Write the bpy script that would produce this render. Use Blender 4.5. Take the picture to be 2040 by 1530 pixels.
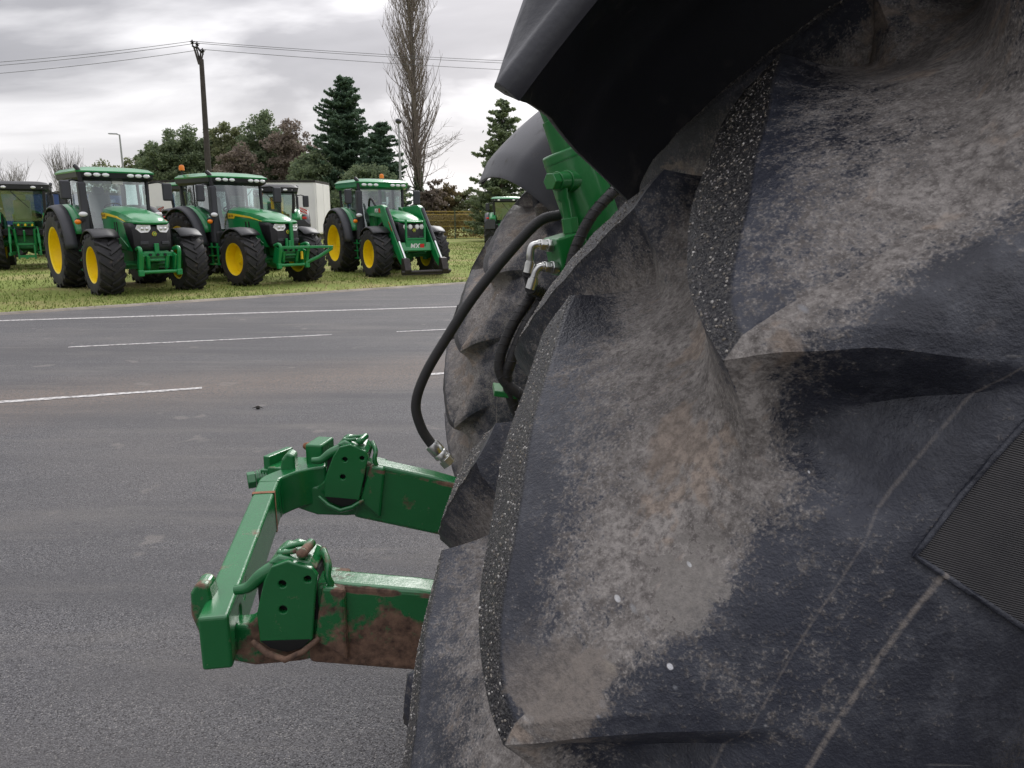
import bpy, bmesh, math, random
import numpy as np
from mathutils import Vector, Matrix, Euler, noise as mnoise
random.seed(7); np.random.seed(7)
for o in list(bpy.data.objects): bpy.data.objects.remove(o)
scene = bpy.context.scene
COL = scene.collection
R = math.radians
PI = math.pi
# ------------------------------------------------------------------ camera
HC, PITCH = 1.60, R(12.4)
cam = bpy.data.cameras.new('camera'); cam.sensor_width = 36.0; cam.lens = 36.0*1500/2040
cam.clip_start = 0.02; cam.clip_end = 3000
cam_o = bpy.data.objects.new('camera', cam); COL.objects.link(cam_o)
cam_o.location = (0, 0, HC); cam_o.rotation_euler = (PI/2-PITCH, 0, 0)
scene.camera = cam_o
scene.render.resolution_x = 1024; scene.render.resolution_y = 768
# ------------------------------------------------------------------ sky and sun
SUN_EL, SUN_AZ = R(34), R(12)          # veiled sun ahead of the camera, a little to the right
world = bpy.data.worlds.new('World'); scene.world = world; world.use_nodes = True
nt = world.node_tree; nt.nodes.clear()
def N(tree, typ, **kw):
    n = tree.nodes.new(typ)
    for k, v in kw.items():
        if k == 'inp':
            for a, b in v.items(): n.inputs[a].default_value = b
        else: setattr(n, k, v)
    return n
def sky_nodes():
    L = nt.links.new
    out = N(nt, 'ShaderNodeOutputWorld'); bg = N(nt, 'ShaderNodeBackground')
    tc = N(nt, 'ShaderNodeTexCoord')
    sky = N(nt, 'ShaderNodeTexSky', sky_type='NISHITA', sun_disc=False)
    sky.sun_elevation = SUN_EL; sky.sun_rotation = SUN_AZ; sky.air_density = 1.0; sky.dust_density = 3.0
    sk = N(nt, 'ShaderNodeVectorMath', operation='SCALE', inp={3: 0.06}); L(sky.outputs[0], sk.inputs[0])
    sep = N(nt, 'ShaderNodeSeparateXYZ'); L(tc.outputs['Generated'], sep.inputs[0])
    zz = N(nt, 'ShaderNodeMath', operation='MAXIMUM', inp={1: 0.0}); L(sep.outputs['Z'], zz.inputs[0])
    za = N(nt, 'ShaderNodeMath', operation='ADD', inp={1: 0.16}); L(zz.outputs[0], za.inputs[0])
    dx = N(nt, 'ShaderNodeMath', operation='DIVIDE'); L(sep.outputs['X'], dx.inputs[0]); L(za.outputs[0], dx.inputs[1])
    dy = N(nt, 'ShaderNodeMath', operation='DIVIDE'); L(sep.outputs['Y'], dy.inputs[0]); L(za.outputs[0], dy.inputs[1])
    cb = N(nt, 'ShaderNodeCombineXYZ'); L(dx.outputs[0], cb.inputs[0]); L(dy.outputs[0], cb.inputs[1])
    mp = N(nt, 'ShaderNodeMapping', inp={1: (1.3, 4.1, 0.0), 2: (0, 0, R(22)), 3: (0.62, 1.0, 1.0)}); L(cb.outputs[0], mp.inputs[0])
    n1 = N(nt, 'ShaderNodeTexNoise', inp={'Scale': 0.62, 'Detail': 6.0, 'Roughness': 0.5, 'Distortion': 0.7}); L(mp.outputs[0], n1.inputs[0])
    n2 = N(nt, 'ShaderNodeTexNoise', inp={'Scale': 2.6, 'Detail': 5.0, 'Roughness': 0.55, 'Distortion': 0.4}); L(mp.outputs[0], n2.inputs[0])
    mx = N(nt, 'ShaderNodeMix', data_type='FLOAT', inp={0: 0.16}); L(n1.outputs[0], mx.inputs[2]); L(n2.outputs[0], mx.inputs[3])
    cr = N(nt, 'ShaderNodeValToRGB'); L(mx.outputs[0], cr.inputs[0])
    e = cr.color_ramp.elements
    e[0].position = 0.39; e[0].color = (0.245, 0.243, 0.262, 1)
    e[1].position = 0.68; e[1].color = (0.82, 0.81, 0.815, 1)
    a = cr.color_ramp.elements.new(0.495); a.color = (0.305, 0.302, 0.322, 1)
    a = cr.color_ramp.elements.new(0.57); a.color = (0.53, 0.523, 0.54, 1)
    # brighter, thinner cloud low in the sky; whole dome brightens to the zenith as an overcast does
    hz = N(nt, 'ShaderNodeMapRange', interpolation_type='SMOOTHSTEP', inp={1: 0.0, 2: 0.17, 3: 0.75, 4: 0.0}); L(zz.outputs[0], hz.inputs[0])
    hm = N(nt, 'ShaderNodeMix', data_type='RGBA', inp={7: (0.66, 0.65, 0.66, 1)}); L(hz.outputs[0], hm.inputs[0]); L(cr.outputs[0], hm.inputs[6])
    zg = N(nt, 'ShaderNodeMapRange', inp={1: 0.25, 2: 1.0, 3: 1.0, 4: 3.2}); L(zz.outputs[0], zg.inputs[0])
    zs = N(nt, 'ShaderNodeVectorMath', operation='SCALE'); L(hm.outputs[2], zs.inputs[0]); L(zg.outputs[0], zs.inputs[3])
    # glow of the veiled sun
    sd = (math.sin(SUN_AZ)*math.cos(SUN_EL), math.cos(SUN_AZ)*math.cos(SUN_EL), math.sin(SUN_EL))
    dt = N(nt, 'ShaderNodeVectorMath', operation='DOT_PRODUCT', inp={1: sd}); L(tc.outputs['Generated'], dt.inputs[0])
    gl = N(nt, 'ShaderNodeMapRange', interpolation_type='SMOOTHSTEP', inp={1: 0.72, 2: 1.0, 3: 0.0, 4: 0.55}); L(dt.outputs['Value'], gl.inputs[0])
    gs = N(nt, 'ShaderNodeMath', operation='ADD', inp={1: 1.0}); L(gl.outputs[0], gs.inputs[0])
    zs2 = N(nt, 'ShaderNodeVectorMath', operation='SCALE'); L(zs.outputs[0], zs2.inputs[0]); L(gs.outputs[0], zs2.inputs[3])
    fin = N(nt, 'ShaderNodeMix', data_type='RGBA', inp={0: 0.93}); L(sk.outputs[0], fin.inputs[6]); L(zs2.outputs[0], fin.inputs[7])
    L(fin.outputs[2], bg.inputs[0]); bg.inputs[1].default_value = 1.0
    L(bg.outputs[0], out.inputs[0])
sky_nodes()
sun = bpy.data.lights.new('sun', 'SUN'); sun.energy = 1.3; sun.angle = R(24); sun.color = (1.0, 0.98, 0.95)
sun_o = bpy.data.objects.new('sun', sun); COL.objects.link(sun_o)
sun_o.rotation_euler = (PI/2-SUN_EL, 0, PI-SUN_AZ)
scene.view_settings.view_transform = 'Standard'; scene.view_settings.look = 'None'
scene.view_settings.exposure = 0.74; scene.view_settings.gamma = 1.0; scene.view_settings.use_curve_mapping = False
try:
    scene.cycles.max_bounces = 8; scene.cycles.transparent_max_bounces = 16
except Exception: pass

# ------------------------------------------------------------------ helpers
def tag(o, label=None, cat=None, group=None, kind=None):
    if label: o['label'] = label
    if cat: o['category'] = cat
    if group: o['group'] = group
    if kind: o['kind'] = kind
    return o
def empty(name, loc=(0, 0, 0), rz=0, parent=None):
    o = bpy.data.objects.new(name, None); COL.objects.link(o)
    o.location = loc; o.rotation_euler = (0, 0, rz); o.empty_display_size = .2
    if parent: o.parent = parent
    return o
class MB:
    """collects faces for ONE mesh object"""
    def __init__(s): s.v = []; s.f = []; s.m = []; s.mi = 0
    def add(s, vs, fs, M=None):
        b = len(s.v)
        if M is not None: vs = [M @ Vector(p) for p in vs]
        s.v.extend([tuple(p) for p in vs]); s.f.extend([[b+i for i in f] for f in fs]); s.m.extend([s.mi]*len(fs)); return s
    def box(s, c, d, M=None, rot=None, taper=1.0):
        x, y, z = d[0]/2, d[1]/2, d[2]/2; t = taper
        vs = [(-x,-y,-z),(x,-y,-z),(x,y,-z),(-x,y,-z),(-x*t,-y*t,z),(x*t,-y*t,z),(x*t,y*t,z),(-x*t,y*t,z)]
        T = Matrix.Translation(c)
        if rot: T = T @ Euler(rot).to_matrix().to_4x4()
        if M is not None: T = M @ T
        return s.add(vs, [(0,3,2,1),(4,5,6,7),(0,1,5,4),(1,2,6,5),(2,3,7,6),(3,0,4,7)], T)
    def hexa(s, p, M=None):                      # 8 corners, bottom ring then top ring
        return s.add(p, [(0,3,2,1),(4,5,6,7),(0,1,5,4),(1,2,6,5),(2,3,7,6),(3,0,4,7)], M)
    def tube(s, pts, r, n=8, cap=True, M=None):
        pts = [Vector(p) for p in pts]; m = len(pts)
        rs = list(r) if hasattr(r, '__len__') else [r]*m
        vs = []; fs = []; prev = None
        for i, p in enumerate(pts):
            t = (pts[min(i+1, m-1)]-pts[max(i-1, 0)])
            if t.length < 1e-9: t = Vector((0, 0, 1))
            t.normalize()
            if prev is None:
                a = Vector((0, 0, 1)) if abs(t.z) < .9 else Vector((1, 0, 0))
                u = t.cross(a).normalized()
            else:
                u = (prev - t*prev.dot(t)).normalized()
            prev = u; w = t.cross(u)
            for k in range(n):
                an = 2*PI*k/n; vs.append(p+(u*math.cos(an)+w*math.sin(an))*rs[i])
        for i in range(m-1):
            for k in range(n):
                a = i*n+k; b = i*n+(k+1) % n; fs.append((a, b, b+n, a+n))
        if cap: fs.append(list(range(n))[::-1]); fs.append([(m-1)*n+k for k in range(n)])
        return s.add(vs, fs, M)
    def cyl(s, a, b, r, n=16, r2=None, M=None): return s.tube([a, b], [r, r if r2 is None else r2], n, True, M)
    def lathe(s, prof, axis='z', n=24, c=(0, 0, 0), M=None, closed=False):   # prof: (r, h)
        vs = []; fs = []; m = len(prof)
        for k in range(n):
            a = 2*PI*k/n; ca, sa = math.cos(a), math.sin(a)
            for r, h in prof:
                p = (r*ca, r*sa, h) if axis == 'z' else ((r*ca, h, r*sa) if axis == 'y' else (h, r*ca, r*sa))
                vs.append((p[0]+c[0], p[1]+c[1], p[2]+c[2]))
        for k in range(n):
            k2 = (k+1) % n
            for i in range(m-1 if not closed else m):
                j = (i+1) % m; fs.append((k*m+i, k2*m+i, k2*m+j, k*m+j))
        return s.add(vs, fs, M)
    def prism(s, poly, y0, y1, axis='y', M=None):    # poly in the two other axes, extruded
        n = len(poly); f = {'y': lambda p, h: (p[0], h, p[1]), 'z': lambda p, h: (p[0], p[1], h), 'x': lambda p, h: (h, p[0], p[1])}[axis]
        vs = [f(p, y0) for p in poly]+[f(p, y1) for p in poly]
        fs = [list(range(n))[::-1], [n+i for i in range(n)]]+[(i, (i+1) % n, n+(i+1) % n, n+i) for i in range(n)]
        return s.add(vs, fs, M)
    def loft(s, rings, cap=True, M=None, closed=True):
        n = len(rings[0]); vs = [p for r in rings for p in r]; fs = []
        for i in range(len(rings)-1):
            for k in range(n if closed else n-1):
                k2 = (k+1) % n; fs.append((i*n+k, i*n+k2, (i+1)*n+k2, (i+1)*n+k))
        if cap and closed: fs.append(list(range(n))[::-1]); fs.append([(len(rings)-1)*n+k for k in range(n)])
        return s.add(vs, fs, M)
    def ellipsoid(s, c, d, n=12, m=8, M=None, jit=0):
        vs = []; fs = []
        for i in range(m+1):
            ph = PI*i/m
            for k in range(n):
                a = 2*PI*k/n; j = 1+random.uniform(-jit, jit)
                vs.append((c[0]+d[0]*j*math.sin(ph)*math.cos(a), c[1]+d[1]*j*math.sin(ph)*math.sin(a), c[2]+d[2]*j*math.cos(ph)))
        for i in range(m):
            for k in range(n): fs.append((i*n+k, (i+1)*n+k, (i+1)*n+(k+1) % n, i*n+(k+1) % n))
        return s.add(vs, fs, M)
    def build(s, name, mat, parent=None, smooth=None, bevel=0, seg=2, fix=True):
        me = bpy.data.meshes.new(name)
        me.from_pydata(s.v, [], s.f)
        mats = mat if isinstance(mat, (list, tuple)) else [mat]
        for m_ in mats: me.materials.append(m_)
        if len(mats) > 1: me.polygons.foreach_set('material_index', s.m)
        if fix:
            bm = bmesh.new(); bm.from_mesh(me)
            bmesh.ops.remove_doubles(bm, verts=bm.verts, dist=1e-5)
            bmesh.ops.recalc_face_normals(bm, faces=bm.faces); bm.to_mesh(me); bm.free()
        if smooth is not None:
            me.polygons.foreach_set('use_smooth', [True]*len(me.polygons))
            if smooth < 180: me.set_sharp_from_angle(angle=R(smooth))
        o = bpy.data.objects.new(name, me); COL.objects.link(o)
        if parent: o.parent = parent
        if bevel:
            b = o.modifiers.new('bevel', 'BEVEL'); b.width = bevel; b.segments = seg; b.limit_method = 'ANGLE'; b.angle_limit = R(35)
            b.harden_normals = False
        return o
def np_mesh(name, V, F, mat, parent=None, smooth=True, attrs=None):
    me = bpy.data.meshes.new(name); V = np.asarray(V, np.float32); F = np.asarray(F, np.int32); k = F.shape[1]
    me.vertices.add(len(V)); me.vertices.foreach_set('co', V.ravel())
    me.loops.add(F.size); me.loops.foreach_set('vertex_index', F.ravel())
    me.polygons.add(len(F)); me.polygons.foreach_set('loop_start', np.arange(0, F.size, k, dtype=np.int32))
    me.polygons.foreach_set('loop_total', np.full(len(F), k, np.int32))
    if smooth: me.polygons.foreach_set('use_smooth', np.ones(len(F), bool))
    me.update(calc_edges=True)
    if attrs:
        for an, av in attrs.items():
            av = np.asarray(av, np.float32)
            if av.ndim == 1: me.attributes.new(an, 'FLOAT', 'POINT').data.foreach_set('value', av)
            else: me.attributes.new(an, 'FLOAT_COLOR', 'POINT').data.foreach_set('color', av.ravel())
    me.materials.append(mat)
    o = bpy.data.objects.new(name, me); COL.objects.link(o)
    if parent: o.parent = parent
    return o
# ------------------------------------------------------------------ materials
def mat_new(name):
    m = bpy.data.materials.new(name); m.use_nodes = True; t = m.node_tree
    return m, t, t.nodes['Principled BSDF'], t.links.new
def simple(name, col, rough=.5, metal=0, spec=.5, var=.0, vscale=6, bump=0, bscale=60, coat=0, dirt=None, dirt_amt=.0, dscale=4):
    m, t, b, L = mat_new(name)
    b.inputs['Roughness'].default_value = rough; b.inputs['Metallic'].default_value = metal
    b.inputs['Specular IOR Level'].default_value = spec; b.inputs['Coat Weight'].default_value = coat; b.inputs['Coat Roughness'].default_value = .08
    b.inputs['Base Color'].default_value = (*col, 1)
    tc = N(t, 'ShaderNodeTexCoord'); src = None
    if var or dirt:
        n = N(t, 'ShaderNodeTexNoise', inp={'Scale': vscale, 'Detail': 6, 'Roughness': .6}); L(tc.outputs['Object'], n.inputs[0])
        mr = N(t, 'ShaderNodeMapRange', inp={1: .3, 2: .7, 3: 1-var, 4: 1+var}); L(n.outputs[0], mr.inputs[0])
        sc = N(t, 'ShaderNodeVectorMath', operation='SCALE', inp={0: col}); L(mr.outputs[0], sc.inputs[3]); src = sc.outputs[0]
        if dirt:
            n3 = N(t, 'ShaderNodeTexNoise', inp={'Scale': dscale, 'Detail': 8, 'Roughness': .65}); L(tc.outputs['Object'], n3.inputs[0])
            m3 = N(t, 'ShaderNodeMapRange', inp={1: .62-dirt_amt*.4, 2: .75-dirt_amt*.3, 3: 0, 4: 1}); L(n3.outputs[0], m3.inputs[0])
            mm = N(t, 'ShaderNodeMix', data_type='RGBA', inp={7: (*dirt, 1)}); L(m3.outputs[0], mm.inputs[0]); L(src, mm.inputs[6]); src = mm.outputs[2]
            rr = N(t, 'ShaderNodeMapRange', inp={3: rough, 4: .85}); L(m3.outputs[0], rr.inputs[0]); L(rr.outputs[0], b.inputs['Roughness'])
        L(src, b.inputs['Base Color'])
    if bump:
        n2 = N(t, 'ShaderNodeTexNoise', inp={'Scale': bscale, 'Detail': 4}); L(tc.outputs['Object'], n2.inputs[0])
        bp = N(t, 'ShaderNodeBump', inp={'Strength': bump, 'Distance': .01}); L(n2.outputs[0], bp.inputs['Height']); L(bp.outputs[0], b.inputs['Normal'])
    return m
def glass_mat(name, tint, refl=.12, op=.25):
    m, t, b, L = mat_new(name)
    t.nodes.remove(b); out = t.nodes['Material Output']
    tr = N(t, 'ShaderNodeBsdfTransparent', inp={0: (*tint, 1)})
    gl = N(t, 'ShaderNodeBsdfGlossy', inp={0: (.9, .95, .95, 1), 1: .03})
    fr = N(t, 'ShaderNodeFresnel', inp={0: 1.5}); ad = N(t, 'ShaderNodeMath', operation='ADD', inp={1: refl}); L(fr.outputs[0], ad.inputs[0])
    mx = N(t, 'ShaderNodeMixShader'); L(ad.outputs[0], mx.inputs[0]); L(tr.outputs[0], mx.inputs[1]); L(gl.outputs[0], mx.inputs[2])
    L(mx.outputs[0], out.inputs[0]); return m
M = {}
GREEN = (.006, .215, .055)
M['green'] = simple('green_paint', GREEN, .28, var=.06, coat=.4)
M['green_cast'] = simple('green_cast_iron_paint', (.009, .145, .036), .45, var=.15, vscale=9, bump=.15, bscale=40)
M['yellow'] = simple('yellow_rim_paint', (.88, .64, .006), .35, var=.06)
M['yellow2'] = simple('yellow_stripe_film', (.80, .56, .02), .4)
M['black'] = simple('black_plastic', (.012, .012, .014), .5, var=.2)
M['charcoal'] = simple('charcoal_plastic', (.040, .041, .048), .55, var=.12, vscale=3)
M['dark'] = simple('dark_void_paint', (.008, .008, .009), .8)
M['tyre_far'] = simple('tyre_rubber_far', (.020, .0195, .021), .75, var=.3, vscale=5, dirt=(.085, .07, .058), dirt_amt=.18, dscale=6)
M['chrome'] = simple('chrome_rod', (.75, .75, .74), .22, metal=1)
M['zinc'] = simple('zinc_plated_steel', (.56, .56, .54), .33, metal=1, var=.15, vscale=60)
M['glass'] = glass_mat('cab_glass', (.76, .88, .85), .20)
M['lamp'] = simple('lamp_lens', (.80, .80, .80), .12, spec=.8)
M['orange'] = simple('orange_lens', (.85, .22, .008), .25)
M['red'] = simple('red_lens', (.55, .018, .012), .25)
M['white'] = simple('white_paint', (.70, .69, .67), .5, var=.05)
M['seat'] = simple('seat_cover', (.30, .33, .32), .7)
M['cabdark'] = simple('cab_interior', (.030, .034, .036), .7)
M['steel_dark'] = simple('worn_dark_steel', (.035, .03, .028), .5, metal=.4, var=.4, vscale=8)
# ================================================================== GROUND
def asphalt_mat():
    m, t, b, L = mat_new('worn_asphalt'); tc = N(t, 'ShaderNodeTexCoord'); P = tc.outputs['Object']
    def nz(sc, d=4, r_=.6, vec=P, dist=0.):
        n = N(t, 'ShaderNodeTexNoise', inp={'Scale': sc, 'Detail': d, 'Roughness': r_, 'Distortion': dist}); L(vec, n.inputs[0]); return n.outputs[0]
    def mr(x, a, b_, c=0., d=1.):
        n = N(t, 'ShaderNodeMapRange', inp={1: a, 2: b_, 3: c, 4: d}); L(x, n.inputs[0]); return n.outputs[0]
    def mx(f, a, b_):
        n = N(t, 'ShaderNodeMix', data_type='RGBA')
        for i, k in ((0, f), (6, a), (7, b_)):
            if isinstance(k, tuple): n.inputs[i].default_value = (*k, 1)
            else: L(k, n.inputs[i])
        return n.outputs[2]
    vo = N(t, 'ShaderNodeTexVoronoi', inp={'Scale': 190}); L(P, vo.inputs[0])
    sv = N(t, 'ShaderNodeSeparateColor'); L(vo.outputs['Color'], sv.inputs[0])
    chip = mr(sv.outputs[0], .0, 1.)
    base = mx(chip, (.072, .071, .074), (.158, .155, .160))
    base = mx(mr(sv.outputs[1], .88, .92), base, (.225, .216, .208))
    base = mx(mr(sv.outputs[2], .88, .90), base, (.025, .024, .026))
    base = mx(mr(vo.outputs['Distance'], .35, .8, 0., .8), base, (.042, .040, .042))
    # far off the grains melt together; traffic films and tyre-dirt streaks lie along the driving direction
    mp = N(t, 'ShaderNodeMapping', inp={2: (0, 0, R(-19)), 3: (.16, 1.1, 1)}); L(P, mp.inputs[0])
    st = nz(1.3, 6, .62, mp.outputs[0], .3)
    base = mx(mr(st, .40, .64, 0, .75), base, (.066, .064, .067))
    st2 = nz(3.1, 5, .6, mp.outputs[0], .2)
    base = mx(mr(st2, .52, .72, 0, .45), base, (.150, .140, .130))
    # brown track of field dirt
    sp = N(t, 'ShaderNodeSeparateXYZ'); rt = N(t, 'ShaderNodeMapping', inp={2: (0, 0, R(-23))}); L(P, rt.inputs[0]); L(rt.outputs[0], sp.inputs[0])
    dd = N(t, 'ShaderNodeMath', operation='SUBTRACT', inp={1: 7.75}); L(sp.outputs['Y'], dd.inputs[0])
    ab = N(t, 'ShaderNodeMath', operation='ABSOLUTE'); L(dd.outputs[0], ab.inputs[0])
    wv = N(t, 'ShaderNodeMath', operation='MULTIPLY_ADD', inp={1: 1.6}); L(st, wv.inputs[0]); L(ab.outputs[0], wv.inputs[2])
    band = mr(wv.outputs[0], .8, 1.9, 1., 0.)
    gr = mr(nz(40, 3, .7), .35, .62)
    fb = N(t, 'ShaderNodeMath', operation='MULTIPLY'); L(band, fb.inputs[0]); L(gr, fb.inputs[1])
    fb2 = N(t, 'ShaderNodeMath', operation='MULTIPLY', inp={1: .6}); L(fb.outputs[0], fb2.inputs[0])
    base = mx(fb2.outputs[0], base, (.215, .160, .118))
    # pale dried puddle spots and fine dust
    pn = nz(2.4, 3, .55, P, .2)
    base = mx(mr(pn, .655, .70, 0, .34), base, (.22, .20, .18))
    base = mx(mr(nz(.5, 4, .6), .45, .7, 0, .28), base, (.155, .140, .128))
    L(base, b.inputs['Base Color']); b.inputs['Roughness'].default_value = .82; b.inputs['Specular IOR Level'].default_value = .35
    bp = N(t, 'ShaderNodeBump', inp={'Strength': .8, 'Distance': .004}); bp.invert = True; L(vo.outputs['Distance'], bp.inputs['Height']); L(bp.outputs[0], b.inputs['Normal'])
    return m
def grass_mat():
    m, t, b, L = mat_new('worn_grass'); tc = N(t, 'ShaderNodeTexCoord'); P = tc.outputs['Object']
    def nz(sc, d=5, r_=.62):
        n = N(t, 'ShaderNodeTexNoise', inp={'Scale': sc, 'Detail': d, 'Roughness': r_}); L(P, n.inputs[0]); return n.outputs[0]
    cr = N(t, 'ShaderNodeValToRGB'); L(nz(.45, 7, .68), cr.inputs[0]); e = cr.color_ramp.elements
    e[0].position = .32; e[0].color = (.150, .190, .048, 1); e[1].position = .70; e[1].color = (.270, .215, .115, 1)
    k = e.new(.46); k.color = (.190, .230, .064, 1); k = e.new(.58); k.color = (.255, .250, .095, 1)
    n2 = nz(14, 5, .7); f = N(t, 'ShaderNodeMapRange', inp={1: .35, 2: .65, 3: .75, 4: 1.32}); L(n2, f.inputs[0])
    sc = N(t, 'ShaderNodeVectorMath', operation='SCALE'); L(cr.outputs[0], sc.inputs[0]); L(f.outputs[0], sc.inputs[3])
    L(sc.outputs[0], b.inputs['Base Color']); b.inputs['Roughness'].default_value = .95; b.inputs['Specular IOR Level'].default_value = .1
    bp = N(t, 'ShaderNodeBump', inp={'Strength': .8, 'Distance': .05}); L(n2, bp.inputs['Height']); L(bp.outputs[0], b.inputs['Normal'])
    return m
M['asphalt'] = asphalt_mat(); M['grass'] = grass_mat()
EA, EB = Vector((-8.67, 12.70, 0)), Vector((-1.14, 19.03, 0)); ED = (EB-EA).normalized(); EN = Vector((-ED.y, ED.x, 0))
mb = MB(); mb.add([(-900, -300, 0), (900, -300, 0), (900, 1800, 0), (-900, 1800, 0)], [(0, 1, 2, 3)])
tag(mb.build('grass_field', M['grass'], fix=False), kind='structure')
e0, e1 = EA-ED*90, EB+ED*160
mb = MB(); mb.add([(-60, -40, .006), (150, -40, .006), tuple(e1+Vector((0, 0, .006))), tuple(e0+Vector((0, 0, .006)))], [(0, 1, 2, 3)])
tag(mb.build('asphalt_yard', M['asphalt'], fix=False), kind='structure')
# earth and gravel edging between the yard and the grass
M['edging'] = simple('edging_stone', (.19, .165, .135), .9, var=.35, vscale=2.5, bump=.4, bscale=30)
n = 120; pts = []
rng = random.Random(3)
mb = MB(); L0 = 60.; rows = []
for k in range(n+1):
    p = EA-ED*22+ED*(L0*k/n); w0 = .02+rng.uniform(-.03, .03); w1 = .16+rng.uniform(-.04, .05)
    rows.append([p-EN*(w0+.05)+Vector((0, 0, .004)), p-EN*w0+Vector((0, 0, .028)), p+EN*(w1*.6)+Vector((0, 0, .040)), p+EN*w1+Vector((0, 0, .003))])
mb.loft(rows, cap=False, closed=False); tag(mb.build('edging_strip', M['edging'], None, 60), kind='structure')
# painted lines, worn
def paint_mat():
    m, t, b, L = mat_new('worn_road_paint'); tc = N(t, 'ShaderNodeTexCoord')
    n = N(t, 'ShaderNodeTexNoise', inp={'Scale': 26, 'Detail': 6, 'Roughness': .7}); L(tc.outputs['Object'], n.inputs[0])
    f = N(t, 'ShaderNodeMapRange', inp={1: .40, 2: .58, 3: 0, 4: 1}); L(n.outputs[0], f.inputs[0])
    mx = N(t, 'ShaderNodeMix', data_type='RGBA', inp={6: (.20, .19, .185, 1), 7: (.56, .545, .53, 1)}); L(f.outputs[0], mx.inputs[0]); L(mx.outputs[2], b.inputs['Base Color'])
    b.inputs['Roughness'].default_value = .8; return m
M['paint'] = paint_mat()
def line(a, b2, w, jit=.008):
    a, b2 = Vector((*a, 0)), Vector((*b2, 0)); d = (b2-a); L_ = d.length; d.normalize(); nn = Vector((-d.y, d.x, 0)); k = max(4, int(L_/.12)); rw = []
    for i in range(k+1):
        p = a+d*(L_*i/k); taper = 1
        rw.append([p-nn*(w/2+rng.uniform(-jit, jit))+Vector((0, 0, .010)), p+nn*(w/2+rng.uniform(-jit, jit))+Vector((0, 0, .010))])
    m_ = MB(); m_.loft(rw, cap=False, closed=False); return tag(m_.build('painted_line', M['paint'], fix=False), kind='structure')
line((-15.3, 9.97), (3.2, 15.05), .12); line((-5.62, 9.42), (-2.53, 10.46), .065); line((-1.66, 10.74), (2.5, 12.2), .065)
line((-9.4, 4.74), (-2.98, 7.06), .085); line((-.92, 7.69), (2.5, 8.9), .085)
# bits of debris on the tarmac
M['debris'] = simple('dark_debris', (.02, .018, .015), .9)
def on_ground(u, v):
    p, h = PITCH, HC; x = (u-1020)/1500; y = (765-v)/1500
    dz = -math.sin(p)+y*math.cos(p); t = -h/dz; return Vector((x*t, t*(math.cos(p)+y*math.sin(p)), 0))
q = on_ground(514, 816)
mb = MB(); mb.ellipsoid((q.x, q.y, .016), (.022, .015, .012), 7, 5, jit=.3); mb.tube([(q.x-.05, q.y, .013), (q.x, q.y+.01, .028), (q.x+.05, q.y-.01, .015)], [.002, .006, .002], 5)
tag(mb.build('clod', M['debris'], None, 60), 'small dark clod lying on the tarmac behind the drawbar', 'clod')
# short grass blades along the field
def grass_blades(count):
    r_ = np.random.default_rng(11)
    a = r_.uniform(-18, 40, count); d = r_.random(count)**1.9*26+.05
    P = np.array(EA)[None]+np.array(ED)[None]*a[:, None]+np.array(EN)[None]*d[:, None]
    nn = np.array([mnoise.noise(Vector((x*.35, y*.35, 0))) for x, y, z in P]); keep = r_.random(count) < np.clip(.75-nn*.9, .1, 1)
    P = P[keep]; nn = nn[keep]; c = len(P); h = r_.uniform(.02, .065, c)*(1+.25*d[keep]**.3); an = r_.uniform(0, 2*PI, c); w = r_.uniform(.006, .014, c)*(1+d[keep]*.04)
    lean = r_.normal(0, .5, (c, 2))*h[:, None]
    A = P+np.stack([np.cos(an)*w, np.sin(an)*w, 0*w], 1); B = P-np.stack([np.cos(an)*w, np.sin(an)*w, 0*w], 1); T = P+np.stack([lean[:, 0], lean[:, 1], h], 1)
    V = np.stack([A, B, T], 1).reshape(-1, 3); F = np.arange(c*3).reshape(-1, 3)
    pal = np.array([(.15, .20, .048), (.20, .24, .065), (.28, .27, .11), (.34, .28, .14)]); ci = np.clip((nn*3.2+1.4+r_.normal(0, .8, c)), 0, 3).astype(int)
    cc = np.repeat(np.concatenate([pal[ci]*r_.uniform(.7, 1.2, (c, 1)), np.ones((c, 1))], 1), 3, 0)
    m, t, b, L = mat_new('grass_blade'); at = N(t, 'ShaderNodeAttribute', attribute_name='tint'); L(at.outputs['Color'], b.inputs['Base Color']); b.inputs['Roughness'].default_value = .8; b.inputs['Specular IOR Level'].default_value = .2
    tag(np_mesh('grass', V, F, m, None, False, {'tint': cc}), 'short worn grass of the field beyond the yard', 'grass', kind='stuff')
grass_blades(90000)
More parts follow.
